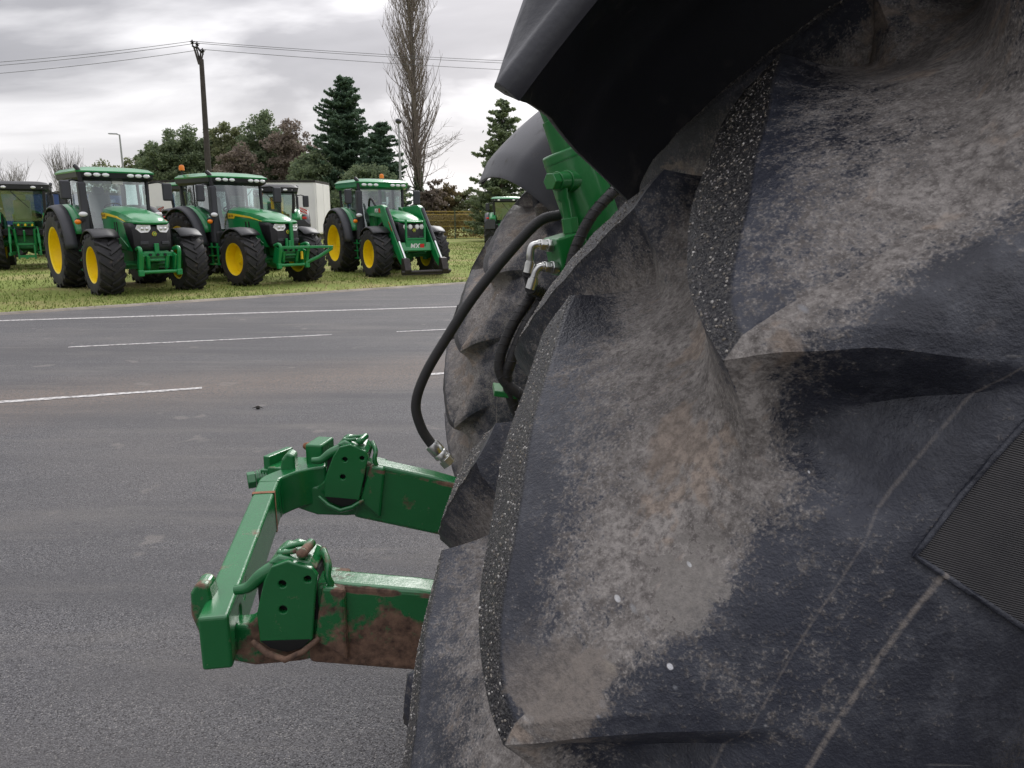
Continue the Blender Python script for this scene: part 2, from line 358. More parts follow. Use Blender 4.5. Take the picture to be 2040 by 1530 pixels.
# ================================================================== THE NEAR TRACTOR
PSI = R(3.7); TRK = 2.0
_L = Vector((-math.sin(PSI), math.cos(PSI), 0))
BIG = empty('large_tractor', Vector((.90, .70, 0))+_L*(TRK/2+.02), PSI)
tag(BIG, 'large tractor filling the right side, seen past its muddy rear tyre and lowered-link hitch', 'tractor')
AXZ, TR_ = .97, 1.02
def tyre_material(m, SPOTS):
    t = m.node_tree; b = t.nodes['Principled BSDF']; L = t.links.new
    tc = N(t, 'ShaderNodeTexCoord'); P = tc.outputs['Object']
    def noise(sc, det=6, ro=.6, dist=0, vec=P):
        n = N(t, 'ShaderNodeTexNoise', inp={'Scale': sc, 'Detail': det, 'Roughness': ro, 'Distortion': dist}); L(vec, n.inputs[0]); return n.outputs[0]
    def mrange(x, a, b_, c=0., d=1., smooth=False):
        n = N(t, 'ShaderNodeMapRange', inp={1: a, 2: b_, 3: c, 4: d}); n.interpolation_type = 'SMOOTHSTEP' if smooth else 'LINEAR'; L(x, n.inputs[0]); return n.outputs[0]
    def math_(op, x, y):
        n = N(t, 'ShaderNodeMath', operation=op)
        for i, k in enumerate((x, y)):
            if isinstance(k, (int, float)): n.inputs[i].default_value = k
            else: L(k, n.inputs[i])
        return n.outputs[0]
    def mixc(f, a, b_):
        n = N(t, 'ShaderNodeMix', data_type='RGBA')
        for i, k in ((0, f), (6, a), (7, b_)):
            if isinstance(k, tuple): n.inputs[i].default_value = (*k, 1)
            elif isinstance(k, (int, float)): n.inputs[i].default_value = k
            else: L(k, n.inputs[i])
        return n.outputs[2]
    dust = N(t, 'ShaderNodeAttribute', attribute_name='dust').outputs['Fac']
    top = N(t, 'ShaderNodeAttribute', attribute_name='top').outputs['Fac']
    big = noise(5.5, 4, .62, .4); mid = noise(30, 5, .78, 0); fine = noise(170, 3, .75); vfine = noise(520, 1, .6)
    sp = N(t, 'ShaderNodeSeparateXYZ'); L(P, sp.inputs[0])
    # rubber: blue-black with a greyed, scuffed bloom
    rub = mixc(mrange(big, .36, .68), (.0145, .0160, .0235), (.032, .0355, .050))
    rub = mixc(mrange(mid, .46, .72, 0, .8), rub, (.078, .082, .096))
    rub = mixc(mrange(fine, .52, .74, 0, .5), rub, (.016, .0165, .021))
    # dry dust: coarse patches eaten through by ever finer grain
    dn = math_('ADD', math_('MULTIPLY', big, .70), math_('MULTIPLY', mid, .85))
    dn = math_('ADD', dn, math_('MULTIPLY', fine, 1.05))
    dn = math_('ADD', dn, math_('MULTIPLY', math_('SUBTRACT', vfine, .5), .55))
    thr = math_('SUBTRACT', math_('ADD', dn, math_('MULTIPLY', dust, .92)), 1.71)
    fac = mrange(thr, -.05, .24, 0, .92)
    dcol = mixc(mrange(mid, .35, .68), (.175, .158, .143), (.350, .322, .296))
    dcol = mixc(mrange(fine, .40, .64, 0, .85), dcol, (.085, .074, .068))
    dcol = mixc(mrange(vfine, .58, .72, 0, .5), dcol, (.36, .335, .31))
    col = mixc(fac, rub, dcol)
    # dried mud crust, cracked, over the shoulder
    crn = noise(11, 4, .78, .5)
    crv = math_('ADD', crn, math_('MULTIPLY', math_('SUBTRACT', dust, .5), .22))
    crv = math_('ADD', crv, math_('MULTIPLY', math_('SUBTRACT', mid, .5), .22))
    cr = math_('MULTIPLY', mrange(crv, .60, .66), mrange(dust, .20, .40))
    crcol = mixc(mrange(mid, .38, .62), (.155, .125, .100), (.315, .250, .198))
    crcol = mixc(mrange(fine, .42, .60, 0, .6), crcol, (.12, .095, .078))
    col = mixc(math_('MULTIPLY', cr, .72), col, crcol)
    # worn, dark, stony tread faces
    tcol = mixc(mrange(vfine, .40, .70), (.010, .010, .013), (.075, .072, .070))
    tcol = mixc(mrange(fine, .58, .70, 0, .6), tcol, (.16, .145, .125))
    col = mixc(math_('MULTIPLY', top, .94), col, tcol)
    # splashes, drips and a mud pat on the side wall (stains with a shape of their own)
    flat = N(t, 'ShaderNodeCombineXYZ'); L(sp.outputs['X'], flat.inputs[0]); L(sp.outputs['Z'], flat.inputs[2])
    side = mrange(sp.outputs['Y'], -.24, -.27)
    for c, r_, so, w, cc, am in SPOTS:
        sub = N(t, 'ShaderNodeVectorMath', operation='SUBTRACT', inp={1: (c[0], 0, c[2])}); L(flat.outputs[0], sub.inputs[0])
        ln = N(t, 'ShaderNodeVectorMath', operation='LENGTH'); L(sub.outputs[0], ln.inputs[0])
        d = math_('ADD', ln.outputs['Value'], math_('MULTIPLY', math_('SUBTRACT', crn if w > .02 else mid, .5), w))
        if w > .02: d = math_('ADD', d, math_('ADD', math_('MULTIPLY', math_('SUBTRACT', mid, .5), w*.55), math_('MULTIPLY', math_('SUBTRACT', fine, .5), w*.22)))
        f = math_('MULTIPLY', mrange(d, r_, r_+so, am, 0), side)
        col = mixc(f, col, mixc(mrange(fine, .35, .65), (cc[0]*.6, cc[1]*.6, cc[2]*.6), cc))
    # concentric mould lines
    rad = math_('SQRT', math_('ADD', math_('POWER', sp.outputs['X'], 2.), math_('POWER', sp.outputs['Z'], 2.)), 0)
    lines = None
    for r0, w, am in ((RING1, .0013, 1.), (RING2, .0006, .45)):
        wv = math_('ADD', rad, math_('MULTIPLY', math_('SUBTRACT', mid, .5), .0016))
        q = mrange(math_('ABSOLUTE', math_('SUBTRACT', wv, r0), 0), w*.4, w*1.5, am, 0)
        lines = q if lines is None else math_('MAXIMUM', lines, q)
    lines = math_('MULTIPLY', math_('MULTIPLY', lines, side), mrange(fine, .34, .52))
    col = mixc(math_('MULTIPLY', lines, .75), col, (.21, .185, .165))
    # scratches
    mp = N(t, 'ShaderNodeMapping', inp={2: (.3, R(38), 0), 3: (5, 40, 130)}); L(P, mp.inputs[0])
    scr = noise(3.0, 2, .5, 0, mp.outputs[0])
    col = mixc(mrange(scr, .72, .75, 0, .35), col, (.16, .155, .15))
    L(col, b.inputs['Base Color'])
    ro = math_('ADD', math_('MULTIPLY', fac, .38), .46); L(ro, b.inputs['Roughness'])
    b.inputs['Specular IOR Level'].default_value = .45
    h = math_('ADD', math_('MULTIPLY', fine, .9), math_('MULTIPLY', vfine, .35))
    h = math_('ADD', h, math_('MULTIPLY', crn, .35))
    h = math_('ADD', h, math_('MULTIPLY', math_('MULTIPLY', vfine, top), 1.6))
    bp = N(t, 'ShaderNodeBump', inp={'Strength': .36, 'Distance': .0035}); L(h, bp.inputs['Height']); L(bp.outputs[0], b.inputs['Normal'])
    return m
def crom(pts, n):
    """Catmull-Rom through pts, n samples per span"""
    p = [np.array(q, float) for q in pts]; p = [2*p[0]-p[1]]+p+[2*p[-1]-p[-2]]; out = []
    for i in range(1, len(p)-2):
        for k in range(n):
            u = k/n; a, b_, c, d = p[i-1], p[i], p[i+1], p[i+2]
            out.append(.5*((2*b_)+(c-a)*u+(2*a-5*b_+4*c-d)*u*u+(3*b_-a-3*c+d)*u**3))
    out.append(p[-2]); return np.array(out)
def resample(c, s):
    d = np.concatenate([[0], np.cumsum(np.hypot(*np.diff(c, axis=0).T))]); d /= d[-1]
    return np.stack([np.interp(s, d, c[:, 0]), np.interp(s, d, c[:, 1])], 1)
def sstep(a, b_, x):
    t = np.clip((x-a)/(b_-a), 0, 1); return t*t*(3-2*t)
NL, PITCHD = 24, 15.0
LUG0 = 2.3                                    # lug width (deg) at the centre line, lug top edge at phase
def build_tyre(name, cy, phase, side, extra=0., rows=(46, 34, 22), cols_hi=64, cols_lo=22, hi=(-18, 80), inner_rows=(30, 16, 10), mat=None):
    """side=-1: the outer wall faces -y. theta counts from the rear (-x) upwards."""
    # profiles, |l| and r
    c0a = crom([(0, .958), (.09, .957), (.18, .952), (.235, .944), (.268, .932)], 12)
    c0b = crom([(.268, .932), (.299, .902), (.324, .858), (.340, .810), (.345, .770)], 12)
    cc = crom([(0, 1.020), (.09, 1.018), (.18, 1.011), (.245, .998), (.276, .980), (.300, .946), (.323, .896), (.338, .846), (.3465, .800), (.345, .770)], 12)
    c1a, c1b = cc[:49], cc[48:]
    c2 = crom([(.345, .770), (.335, .715), (.312, .66), (.285, .615), (.270, .585), (.262, .56)], 10)
    def half(rws):
        a = np.linspace(0, 1, rws[0]+1); a = 1-(1-a)**1.25
        b_ = np.linspace(0, 1, rws[1]+1)**1.5; c = np.linspace(0, 1, rws[2]+1)
        A0, A1 = resample(c0a, a), resample(c1a, a); B0, B1 = resample(c0b, b_), resample(c1b, b_); C = resample(c2, c)
        P0 = np.concatenate([A0, B0[1:], C[1:]]); P1 = np.concatenate([A1, B1[1:], C[1:]])
        za = np.concatenate([a, 1+b_[1:], 2+c[1:]])
        return P0, P1, za
    out, inn = half(rows), half(inner_rows)
    # signed l: outer half gets l<0 (towards the camera when side=-1)
    P0 = np.concatenate([out[0][::-1]*[-1, 1], inn[0][1:]]); P1 = np.concatenate([out[1][::-1]*[-1, 1], inn[1][1:]])
    Z = np.concatenate([-out[2][::-1], inn[2][1:]])
    # columns in the sheared lug coordinate q (deg), aligned with the lug edges of both halves
    def cols(n):
        kn = [0, LUG0, 7.5, 7.5+LUG0, 15.]; w = [.2, .3, .2, .3]; r_ = []
        for i in range(4):
            k = max(3, int(n*w[i])); u = np.linspace(0, 1, k, endpoint=False)
            u = .5*(u+ (u-np.sin(2*PI*u)/(2*PI))) if i % 2 else u
            r_ += list(kn[i]+(kn[i+1]-kn[i])*u)
        return np.array(r_)
    q = []
    for k in range(NL):
        base = phase-LUG0+PITCHD*k; m_ = (base+180) % 360-180
        q += list(base+cols(cols_hi if hi[0] <= m_ <= hi[1] else cols_lo))
    q = np.array(q); nq = len(q); nz = len(Z)
    Q, ZZ = np.meshgrid(q, Z); A = np.minimum(np.abs(ZZ), 1.0)         # A: 0 centre .. 1 shoulder
    B = np.clip(np.abs(ZZ)-1, 0, 1)                                   # 0 shoulder .. 1 side wall
    near = ZZ <= 0
    rel = Q-(phase-LUG0)                                              # near lug lower edge at rel = 0 (mod 15)
    rn = np.mod(rel, PITCHD); rf = np.mod(rel-7.5, PITCHD)
    own = np.where(near, rn, rf)
    # warp columns so that the mesh follows the lug edges; the tread face runs out to a point at the shoulder
    tip = sstep(.72, 1.0, A)
    BB = np.minimum(B, .5)
    lo = -.9*A+.5*tip+11.5*BB
    hi_ = lo+LUG0*(1-.0*A)+1.5*np.sin(PI*np.minimum(A*1.05, 1))*(1-tip)-(LUG0-.9)*tip-.5*BB
    neww = np.where(own <= LUG0, lo+(hi_-lo)*own/LUG0, hi_+(PITCHD+lo-hi_)*(own-LUG0)/(PITCHD-LUG0))
    shear = -(11.3*(1.32*A-.32*A**2))
    th = Q-own+neww+shear-1.2*B*0
    e = neww                                                          # deg from nominal lower edge
    # across-lug mask
    dl = np.where(own <= LUG0, 0, np.minimum(PITCHD+lo-neww, 99)); du = np.where(own <= LUG0, 0, neww-hi_)
    wl = 3.6-2.2*sstep(0, .2, B)-.8*tip; wu = 5.0+3.2*np.minimum(1, A*1.4); eu = 2.3-1.05*sstep(0, .6, A)
    mu = np.clip(1-du/wu, 0, 1)**eu
    m1 = np.where(own <= LUG0, 1., np.maximum(np.clip(1-dl/wl, 0, 1)**2.2, mu))
    # the other half's lug end wall reaches across the centre line
    oth = np.where(near, rf, rn); zabs = np.abs(ZZ)
    mo = np.where(oth <= LUG0, 1., np.maximum(np.clip(1-(PITCHD-oth)/3.2, 0, 1)**2.2, np.clip(1-(oth-LUG0)/4.5, 0, 1)**2.3))
    mo *= np.clip(1-np.clip(zabs*.28-.004, 0, 1)/.062, 0, 1)**1.9
    m_ = np.maximum(m1, mo)
    fadeB = sstep(.22, .60, B); m_ = m_*(1-fadeB)
    p0 = P0[:, None, :]; p1 = P1[:, None, :]
    l = p0[..., 0]*(1-m_)+p1[..., 0]*m_; r_ = p0[..., 1]*(1-m_)+p1[..., 1]*m_
    # recess in the side wall just below each lug end, closed by a slanting crease
    below = np.where(own > LUG0, PITCHD+lo-neww, 0.)
    cre = 2.0+13.*BB
    pk = np.where(own > LUG0, sstep(0.0, .45, below)*(1-sstep(cre-1.6, cre+.1, below)), 0.)
    pk *= sstep(.0, .10, B)*(1-sstep(.20, .50, B))*(np.abs(ZZ) < 2)
    r_ = r_-.008*pk; l = l-np.sign(ZZ)*.016*pk
    # crown of every surface is never perfectly even
    tr = np.radians(th)
    X = -r_*np.cos(tr); Zc = r_*np.sin(tr); Y = l*(1 if side < 0 else -1)
    wob = .0016*np.sin(tr*37+ZZ*9)+.0012*np.sin(tr*83-ZZ*23)
    X *= 1+wob*.6; Zc *= 1+wob*.6
    V = np.stack([X, Y, Zc], -1).reshape(-1, 3)
    i, j = np.meshgrid(np.arange(nz-1), np.arange(nq), indexing='ij'); j2 = (j+1) % nq
    F = np.stack([i*nq+j, i*nq+j2, (i+1)*nq+j2, (i+1)*nq+j], -1).reshape(-1, 4)
    if side < 0: F = F[:, ::-1]
    # dust in the voids and over the shoulder, clean rubber lower on the side wall
    tread = (np.abs(ZZ) <= 1.0)
    dust = np.where(tread, .25+.62*(1-m_)**.9, 0.)
    dust = np.where(~tread, (.90-.66*sstep(0, .30, B)-.02*sstep(.5, 1, B))*(1-.45*pk)-(own <= LUG0)*.10*(1-B), dust)
    dust = np.where((np.abs(ZZ) > 2), .22+.12*(np.abs(ZZ)-2), dust)
    dust = dust+extra
    top = ((m1 > .985) & (np.abs(ZZ) < 1.005)).astype(float)
    full = np_mesh(name, V, F, mat, None, True, {'dust': dust.ravel(), 'top': top.ravel()})
    me = full.data; me.set_sharp_from_angle(angle=R(40))
    cn = np.empty(len(me.loops)*3, np.float32); me.corner_normals.foreach_get('vector', cn); cn = cn.reshape(-1, 4, 3)
    # split: each lug (top, walls, shoulder end) becomes a mesh of its own, the carcass keeps the rest
    jj = j.ravel(); ii = i.ravel()
    zc = .5*(Z[ii]+Z[np.minimum(ii+1, nz-1)]); ownf = own[ii, jj]; mf = np.minimum(np.minimum(m1[ii, jj], m1[ii+1, jj]), np.minimum(m1[ii, (jj+1) % nq], m1[ii+1, (jj+1) % nq]))
    lug = (mf > .30) & (np.abs(zc) < 1.62)
    idx = np.floor((rel[ii, jj]+np.where(zc <= 0, 0, -7.5)+ (ownf > LUG0+ (PITCHD-LUG0)*.5)*PITCHD*.999)/PITCHD).astype(int)
    idx = np.mod(idx, NL)
    key = np.where(lug, idx*2+(zc > 0), -1)
    du_, tp_ = dust.ravel(), top.ravel()
    def sub(sel, nm, parent):
        f = F[sel]; uq, inv = np.unique(f, return_inverse=True); inv = inv.reshape(f.shape)
        o = np_mesh(nm, V[uq], inv, mat, parent, True, {'dust': du_[uq], 'top': tp_[uq]})
        o.data.normals_split_custom_set(cn[sel].reshape(-1, 3).tolist())
        return o
    ty = sub(key < 0, 'tyre', BIG); ty.location = (0, cy, AXZ)
    lugs = []
    for k in range(NL*2):
        s_ = key == k
        if s_.any(): lugs.append(sub(s_, 'lug', ty))
    bpy.data.objects.remove(full); bpy.data.meshes.remove(me)
    # grit pressed into the tread faces that can be seen
    tm = np.degrees(np.arctan2(V[:, 2], -V[:, 0]))
    return ty, (V, F, top.ravel(), tm)
def grit(ty, data, lo, hi_, count, mat, smin=.0009, smax=.0022):
    V, F, top, tm = data
    ft = top[F].min(1) > .5; fm = tm[F].mean(1); sel = ft & (fm > lo) & (fm < hi_)
    f = F[sel]; a, b_, c, d = (V[f[:, k]] for k in range(4))
    n = np.cross(b_-a, d-a); ar = np.linalg.norm(n, axis=1); n /= ar[:, None]+1e-12
    rng = np.random.default_rng(5); ar = ar*np.exp(rng.normal(0, .5, len(ar)))
    k = rng.choice(len(f), count, p=ar/ar.sum()); u, v = rng.random((2, count, 1))
    P = a[k]*(1-u)*(1-v)+b_[k]*u*(1-v)+c[k]*u*v+d[k]*(1-u)*v
    # patchy
    s = rng.uniform(0, 1, count)**2.2*(smax-smin)+smin
    ico = np.array([(0,0,1),(.894,0,.447),(.276,.851,.447),(-.724,.526,.447),(-.724,-.526,.447),(.276,-.851,.447),(.724,.526,-.447),(-.276,.851,-.447),(-.894,0,-.447),(-.276,-.851,-.447),(.724,-.526,-.447),(0,0,-1)])
    fi = np.array([(0,1,2),(0,2,3),(0,3,4),(0,4,5),(0,5,1),(1,6,2),(2,7,3),(3,8,4),(4,9,5),(5,10,1),(2,6,7),(3,7,8),(4,8,9),(5,9,10),(1,10,6),(11,7,6),(11,8,7),(11,9,8),(11,10,9),(11,6,10)])
    sc = s[:, None, None]*rng.uniform(.6, 1.3, (count, 12, 1))
    VV = P[:, None, :]+ico[None]*sc+n[k][:, None, :]*(s*.25)[:, None, None]
    FF = (fi[None]+np.arange(count)[:, None, None]*12)
    pal = np.array([(.42,.40,.37),(.30,.27,.23),(.16,.15,.15),(.55,.53,.50),(.08,.075,.075),(.22,.19,.15)])
    cc = pal[rng.choice(6, count, p=[.14, .16, .26, .07, .25, .12])]*rng.uniform(.5, 1.05, (count, 1))
    cc = np.repeat(np.concatenate([cc, np.ones((count, 1))], 1), 12, 0)
    o = np_mesh('grit', VV.reshape(-1, 3), FF.reshape(-1, 3), mat, ty, False, {'stone': cc})
    return tag(o, 'grains of grit stuck to the tread faces', kind='stuff')
mg, t_, b_, L_ = mat_new('grit_stone'); at_ = N(t_, 'ShaderNodeAttribute', attribute_name='stone'); L_(at_.outputs['Color'], b_.inputs['Base Color']); b_.inputs['Roughness'].default_value = .6
M['grit'] = mg
M['tyre'] = mat_new('muddy_tyre_rubber')[0]
NEAR_TY, nd = build_tyre('tyre_near', -TRK/2, 18.6, -1, mat=M['tyre'])
FAR_TY, fd = build_tyre('tyre_far', TRK/2, 19.0, 1, .22, rows=(20, 12, 8), inner_rows=(30, 20, 12), cols_hi=44, cols_lo=16, mat=M['tyre'])
grit(NEAR_TY, nd, -5, 75, 15000, M['grit'], .0004, .0013)
# points of the near side wall, found on the tyre itself
from mathutils.bvhtree import BVHTree
NBVH = BVHTree.FromPolygons(nd[0].tolist(), nd[1].tolist())
def tyre_hit(u, v):
    p = PITCH; d = Vector(((u-1020)/1500, math.cos(p)+(765-v)/1500*math.sin(p), -math.sin(p)+(765-v)/1500*math.cos(p)))
    Mi = (Matrix.Translation(BIG.location) @ Matrix.Rotation(PSI, 4, 'Z') @ Matrix.Translation((0, -TRK/2, AXZ))).inverted()
    o = Mi @ Vector((0, 0, HC)); q = Mi.to_3x3() @ d; h = NBVH.ray_cast(o, q.normalized(), 5); return h[0]
SPOTS = []
for (u, v), r_, so, w, cc, am in (((1385, 1190), .017, .004, .16, (.25, .23, .21), .9), ((1425, 1140), .006, .006, .05, (.25, .23, .21), .9), ((1230, 1192), .0030, .001, .003, (.62, .62, .62), 1.), ((1262, 1212), .0014, .003, .008, (.3, .3, .3), .7), ((1290, 1232), .001, .003, .008, (.3, .3, .3), .6), ((1335, 1328), .0030, .001, .003, (.60, .60, .62), 1.), ((1345, 1370), .0006, .003, .006, (.25, .26, .28), .6), ((1373, 1124), .0020, .001, .003, (.6, .6, .6), 1.),
        ((1611, 940), .0010, .0007, .001, (.6, .6, .6), 1.), ((1200, 1402), .0022, .003, .012, (.42, .43, .46), .8), ((1192, 1425), .001, .003, .010, (.36, .37, .40), .7), ((1215, 1330), .004, .004, .016, (.27, .24, .20), .8), ((1150, 1300), .0012, .003, .012, (.27, .25, .23), .7), ((1120, 1380), .022, .008, .16, (.22, .19, .165), .8), ((1500, 1405), .001, .002, .006, (.3, .3, .3), .7), ((1525, 1446), .0012, .002, .006, (.3, .3, .3), .7), ((1600, 615), .002, .004, .010, (.30, .31, .33), .6)):
    h = tyre_hit(u, v); k = .42 if r_ < .01 else .8
    if h: SPOTS.append((tuple(h), r_*k, so*k, w*k, cc, am))
def hit_r(u, v): h = tyre_hit(u, v); return math.hypot(h.x, h.z) if h else .87
RING1 = .5*(hit_r(1640, 1470)+hit_r(1860, 1180)); RING2 = .5*(hit_r(1790, 900)+hit_r(1660, 1220))
tyre_material(M['tyre'], SPOTS)
# ribbed lettering panel moulded on the side wall
def panel_mat():
    m, t, b, L = mat_new('ribbed_rubber_panel'); tc = N(t, 'ShaderNodeTexCoord'); mp = N(t, 'ShaderNodeMapping', inp={2: (0, R(-12), 0)}); L(tc.outputs['Object'], mp.inputs[0])
    wv = N(t, 'ShaderNodeTexWave', bands_direction='Z', inp={'Scale': 290, 'Distortion': 0}); L(mp.outputs[0], wv.inputs[0])
    n = N(t, 'ShaderNodeTexNoise', inp={'Scale': 30, 'Detail': 5, 'Roughness': .7}); L(tc.outputs['Object'], n.inputs[0])
    f = N(t, 'ShaderNodeMath', operation='MULTIPLY'); L(wv.outputs['Fac'], f.inputs[0]); L(n.outputs[0], f.inputs[1])
    mx = N(t, 'ShaderNodeMix', data_type='RGBA', inp={6: (.014, .014, .018, 1), 7: (.13, .122, .115, 1)}); L(f.outputs[0], mx.inputs[0]); L(mx.outputs[2], b.inputs['Base Color'])
    bp = N(t, 'ShaderNodeBump', inp={'Strength': .8, 'Distance': .001}); L(wv.outputs['Fac'], bp.inputs['Height']); L(bp.outputs[0], b.inputs['Normal']); b.inputs['Roughness'].default_value = .6
    return m
def side_point(th, r_, off=0.):
    x, z = -r_*math.cos(R(th)), r_*math.sin(R(th)); h = NBVH.ray_cast(Vector((x, -1, z)), Vector((0, 1, 0)), 3); return Vector((x, (h[0].y if h[0] else -.33)-off, z))
def label_panel(t0, t1, r0, r1):
    nt_, nr = 40, 16; mb = MB()
    mb.loft([[side_point(t0+(t1-t0)*i/nt_, r0+(r1-r0)*j/nr, .0012) for j in range(nr+1)] for i in range(nt_+1)], cap=False, closed=False)
    o = mb.build('label_panel', panel_mat(), NEAR_TY, 180, fix=False)
    mb = MB(); path = [side_point(t0+(t1-t0)*(1-i/nt_), r1, .001) for i in range(nt_+1)]+[side_point(t0, r1+(r0-r1)*j/nr, .001) for j in range(1, nr+1)]
    mb.tube(path, .0016, 6); mb.build('panel_rim', M['tyre'], o, 60); return o
h1_, h2_ = tyre_hit(1820, 1105), tyre_hit(2040, 1245); pa = lambda h: (math.degrees(math.atan2(h.z, -h.x)), math.hypot(h.x, h.z))
label_panel(pa(h1_)[0], pa(h1_)[0]+16, pa(h2_)[1]-.04, pa(h1_)[1])
# ------------------------------------------------------------------ fenders of the near tractor
def fender_mat():
    return simple('fender_plastic', (.030, .031, .037), .42, var=.18, vscale=5, bump=.06, bscale=300, dirt=(.075, .070, .066), dirt_amt=.12, dscale=14)
M['fender'] = fender_mat()
def fender(cy, side):
    """side -1: near wheel (outer edge towards the camera), +1: far wheel"""
    # cross section: offset from wheel plane towards the OUTSIDE (o), radius
    prof = crom([(.200, 1.149), (.203, 1.154), (.197, 1.1555), (.15, 1.155), (.08, 1.152), (-.02, 1.148), (-.11, 1.141), (-.20, 1.120), (-.265, 1.092), (-.305, 1.060), (-.328, 1.00), (-.338, .93), (-.342, .86)], 8)
    nS = len(prof); th_end = 150.
    s = np.linspace(0, 1, nS)
    V = []; nT = 80
    for k in range(nS):
        o, r_ = prof[k]
        # rear edge: the roof ends at about 38 deg, the inboard wall a little further forward
        a0 = np.interp(-o, [-.2, -.15, -.1, 0, .1, .2, .3, .345], [37.4, 37.8, 38.2, 39.1, 40.1, 41.1, 41.6, 42.] if side < 0 else [40.9, 40.9, 40.9, 41.1, 41.6, 42.4, 43.2, 44.])
        gw = sstep(.204, .185, o) if k > 8 else 0.
        th = a0+(th_end-a0)*np.linspace(0, 1, nT)**1.15
        for a in th:
            r_ = prof[k][1]*(1+gw*(.0062*min(max(0, a-a0), 3.6)+.0012*min(max(0, a-a0-3.6), 12)))
            V.append((-r_*math.cos(R(a)), cy+side*o, AXZ+r_*math.sin(R(a))))
    F = []
    for k in range(nS-1):
        for j in range(nT-1):
            q = (k*nT+j, k*nT+j+1, (k+1)*nT+j+1, (k+1)*nT+j); F.append(q if side > 0 else q[::-1])
    o = np_mesh('rear_fender', V, F, M['fender'], BIG)
    so = o.modifiers.new('thick', 'SOLIDIFY'); so.thickness = .007; so.offset = -1
    bv = o.modifiers.new('bevel', 'BEVEL'); bv.width = .0025; bv.segments = 2; bv.limit_method = 'ANGLE'; bv.angle_limit = R(50)
    return o
NEAR_F = fender(-TRK/2, -1); FAR_F = fender(TRK/2, 1)
# dark lamp housing behind the far fender and the cab back wall
mb = MB(); mb.box((-.50, .46, 2.02), (.26, .34, .42), rot=(0, R(-16), 0)); mb.build('lamp_housing', M['fender'], BIG, 30, bevel=.03, seg=3)
mb = MB(); mb.box((.12, 0, 2.35), (.10, 1.2, 1.0)); mb.build('cab_back_wall', M['charcoal'], BIG, 30, bevel=.02)
mb = MB(); mb.box((.2, 0, 1.0), (.95, .52, .62)); mb.box((-.16, 0, 1.12), (.3, .40, .42)); mb.build('rear_axle_housing', M['green_cast'], BIG, 30, bevel=.03)
for sgn in (-1, 1):
    mb = MB(); mb.cyl((0, sgn*.2, AXZ), (0, sgn*.95, AXZ), .15, 20, .11); mb.build('axle_tube', M['green_cast'], BIG, 40)
    mb = MB(); mb.lathe([(.05, -.05), (.40, -.05), (.52, -.11), (.535, -.25), (.565, -.27), (.565, -.255), (.55, -.23), (.55, .23), (.565, .27), (.535, .25), (.52, .05), (.40, .0), (.05, .0)], 'y', 48, (0, sgn*TRK/2, AXZ))
    mb.build('rim', M['yellow'], BIG, 35)
# ------------------------------------------------------------------ lift cylinder with its valve block, fittings and hoses
M['green_hyd'] = simple('green_hydraulic_paint', (.009, .150, .030), .33, var=.10, vscale=14, coat=.25, bump=.04, bscale=90)
M['hose'] = simple('hydraulic_hose_rubber', (.018, .017, .017), .6, bump=.25, bscale=500)
cyA, cyB = Vector((-.752, -.26, 1.722)), Vector((-.640, -.26, 1.42)); ax = (cyB-cyA).normalized()
mb = MB(); mb.tube([cyA, cyA+ax*.003, cyB], [.0475, .050, .050], 40); cyl = mb.build('lift_cylinder', M['green_hyd'], BIG, 40, bevel=.002)
mb = MB(); mb.tube([cyA+ax*.014, cyA+ax*.017], [.0508, .0508], 40); mb.build('gland_ring', M['green_hyd'], cyl, 40)
mb = MB(); mb.tube([cyA-ax*.0, cyA-ax*.055, cyA-ax*.056, cyA-ax*.085, cyA-ax*.087, cyA-ax*.14], [.030, .029, .026, .027, .021, .020], 28); mb.build('cylinder_rod', M['green_hyd'], cyl, 40)
# hex bolt of the banjo union and its riser pipe
bd = Vector((-.75, -.62, -.05)).normalized(); b0 = Vector((-.757, -.305, 1.664))
mb = MB(); mb.tube([b0+bd*-.03, b0+bd*.006], .019, 24); mb.tube([b0+bd*.006, b0+bd*.030], .0165, 24); mb.build('banjo_union', M['green_hyd'], cyl, 40, bevel=.001)
mb = MB(); mb.tube([b0+bd*.030, b0+bd*.047], .0155, 6); mb.build('hex_bolt', M['green_hyd'], cyl, None, bevel=.0015)
p0 = b0+bd*.018
mb = MB(); mb.tube([p0, p0+Vector((.004, .0, -.030)), p0+Vector((.008, 0, -.034)), p0+Vector((.014, 0, -.066))], [.011, .0105, .0085, .0085], 16); mb.build('riser_pipe', M['green_hyd'], cyl, 40)
n0 = p0+Vector((.016, 0, -.074))
mb = MB(); mb.tube([n0+Vector((-.001, 0, .012)), n0+Vector((.003, 0, -.014))], .0155, 6); mb.tube([n0+Vector((.003, 0, -.014)), n0+Vector((.005, 0, -.026))], .0145, 6); mb.build('union_nut', M['green_hyd'], cyl, None, bevel=.001)
mb = MB(); mb.box((n0.x-.002, n0.y+.006, n0.z-.050), (.056, .06, .068), rot=(0, R(-14), R(18))); blk = mb.build('valve_block', M['green_hyd'], cyl, None, bevel=.003)
M['chip'] = simple('bare_metal_chip', (.5, .5, .48), .4, metal=.6)
bc = Vector((n0.x-.002, n0.y+.006, n0.z-.050))
def hexfit(a, d, r_, ln, nm='fitting_nut'):
    d = Vector(d).normalized(); a = Vector(a); m_ = MB(); m_.tube([a, a+d*ln], r_, 6); m_.tube([a-d*.004, a+d*(ln+.004)], r_*.78, 20); return m_.build(nm, M['zinc'], blk, None, bevel=.0012)
def elbow(pts, r_=.0066): m_ = MB(); m_.tube(smooth_path(pts, 6), r_, 18); return m_.build('elbow_fitting', M['zinc'], blk, 60)
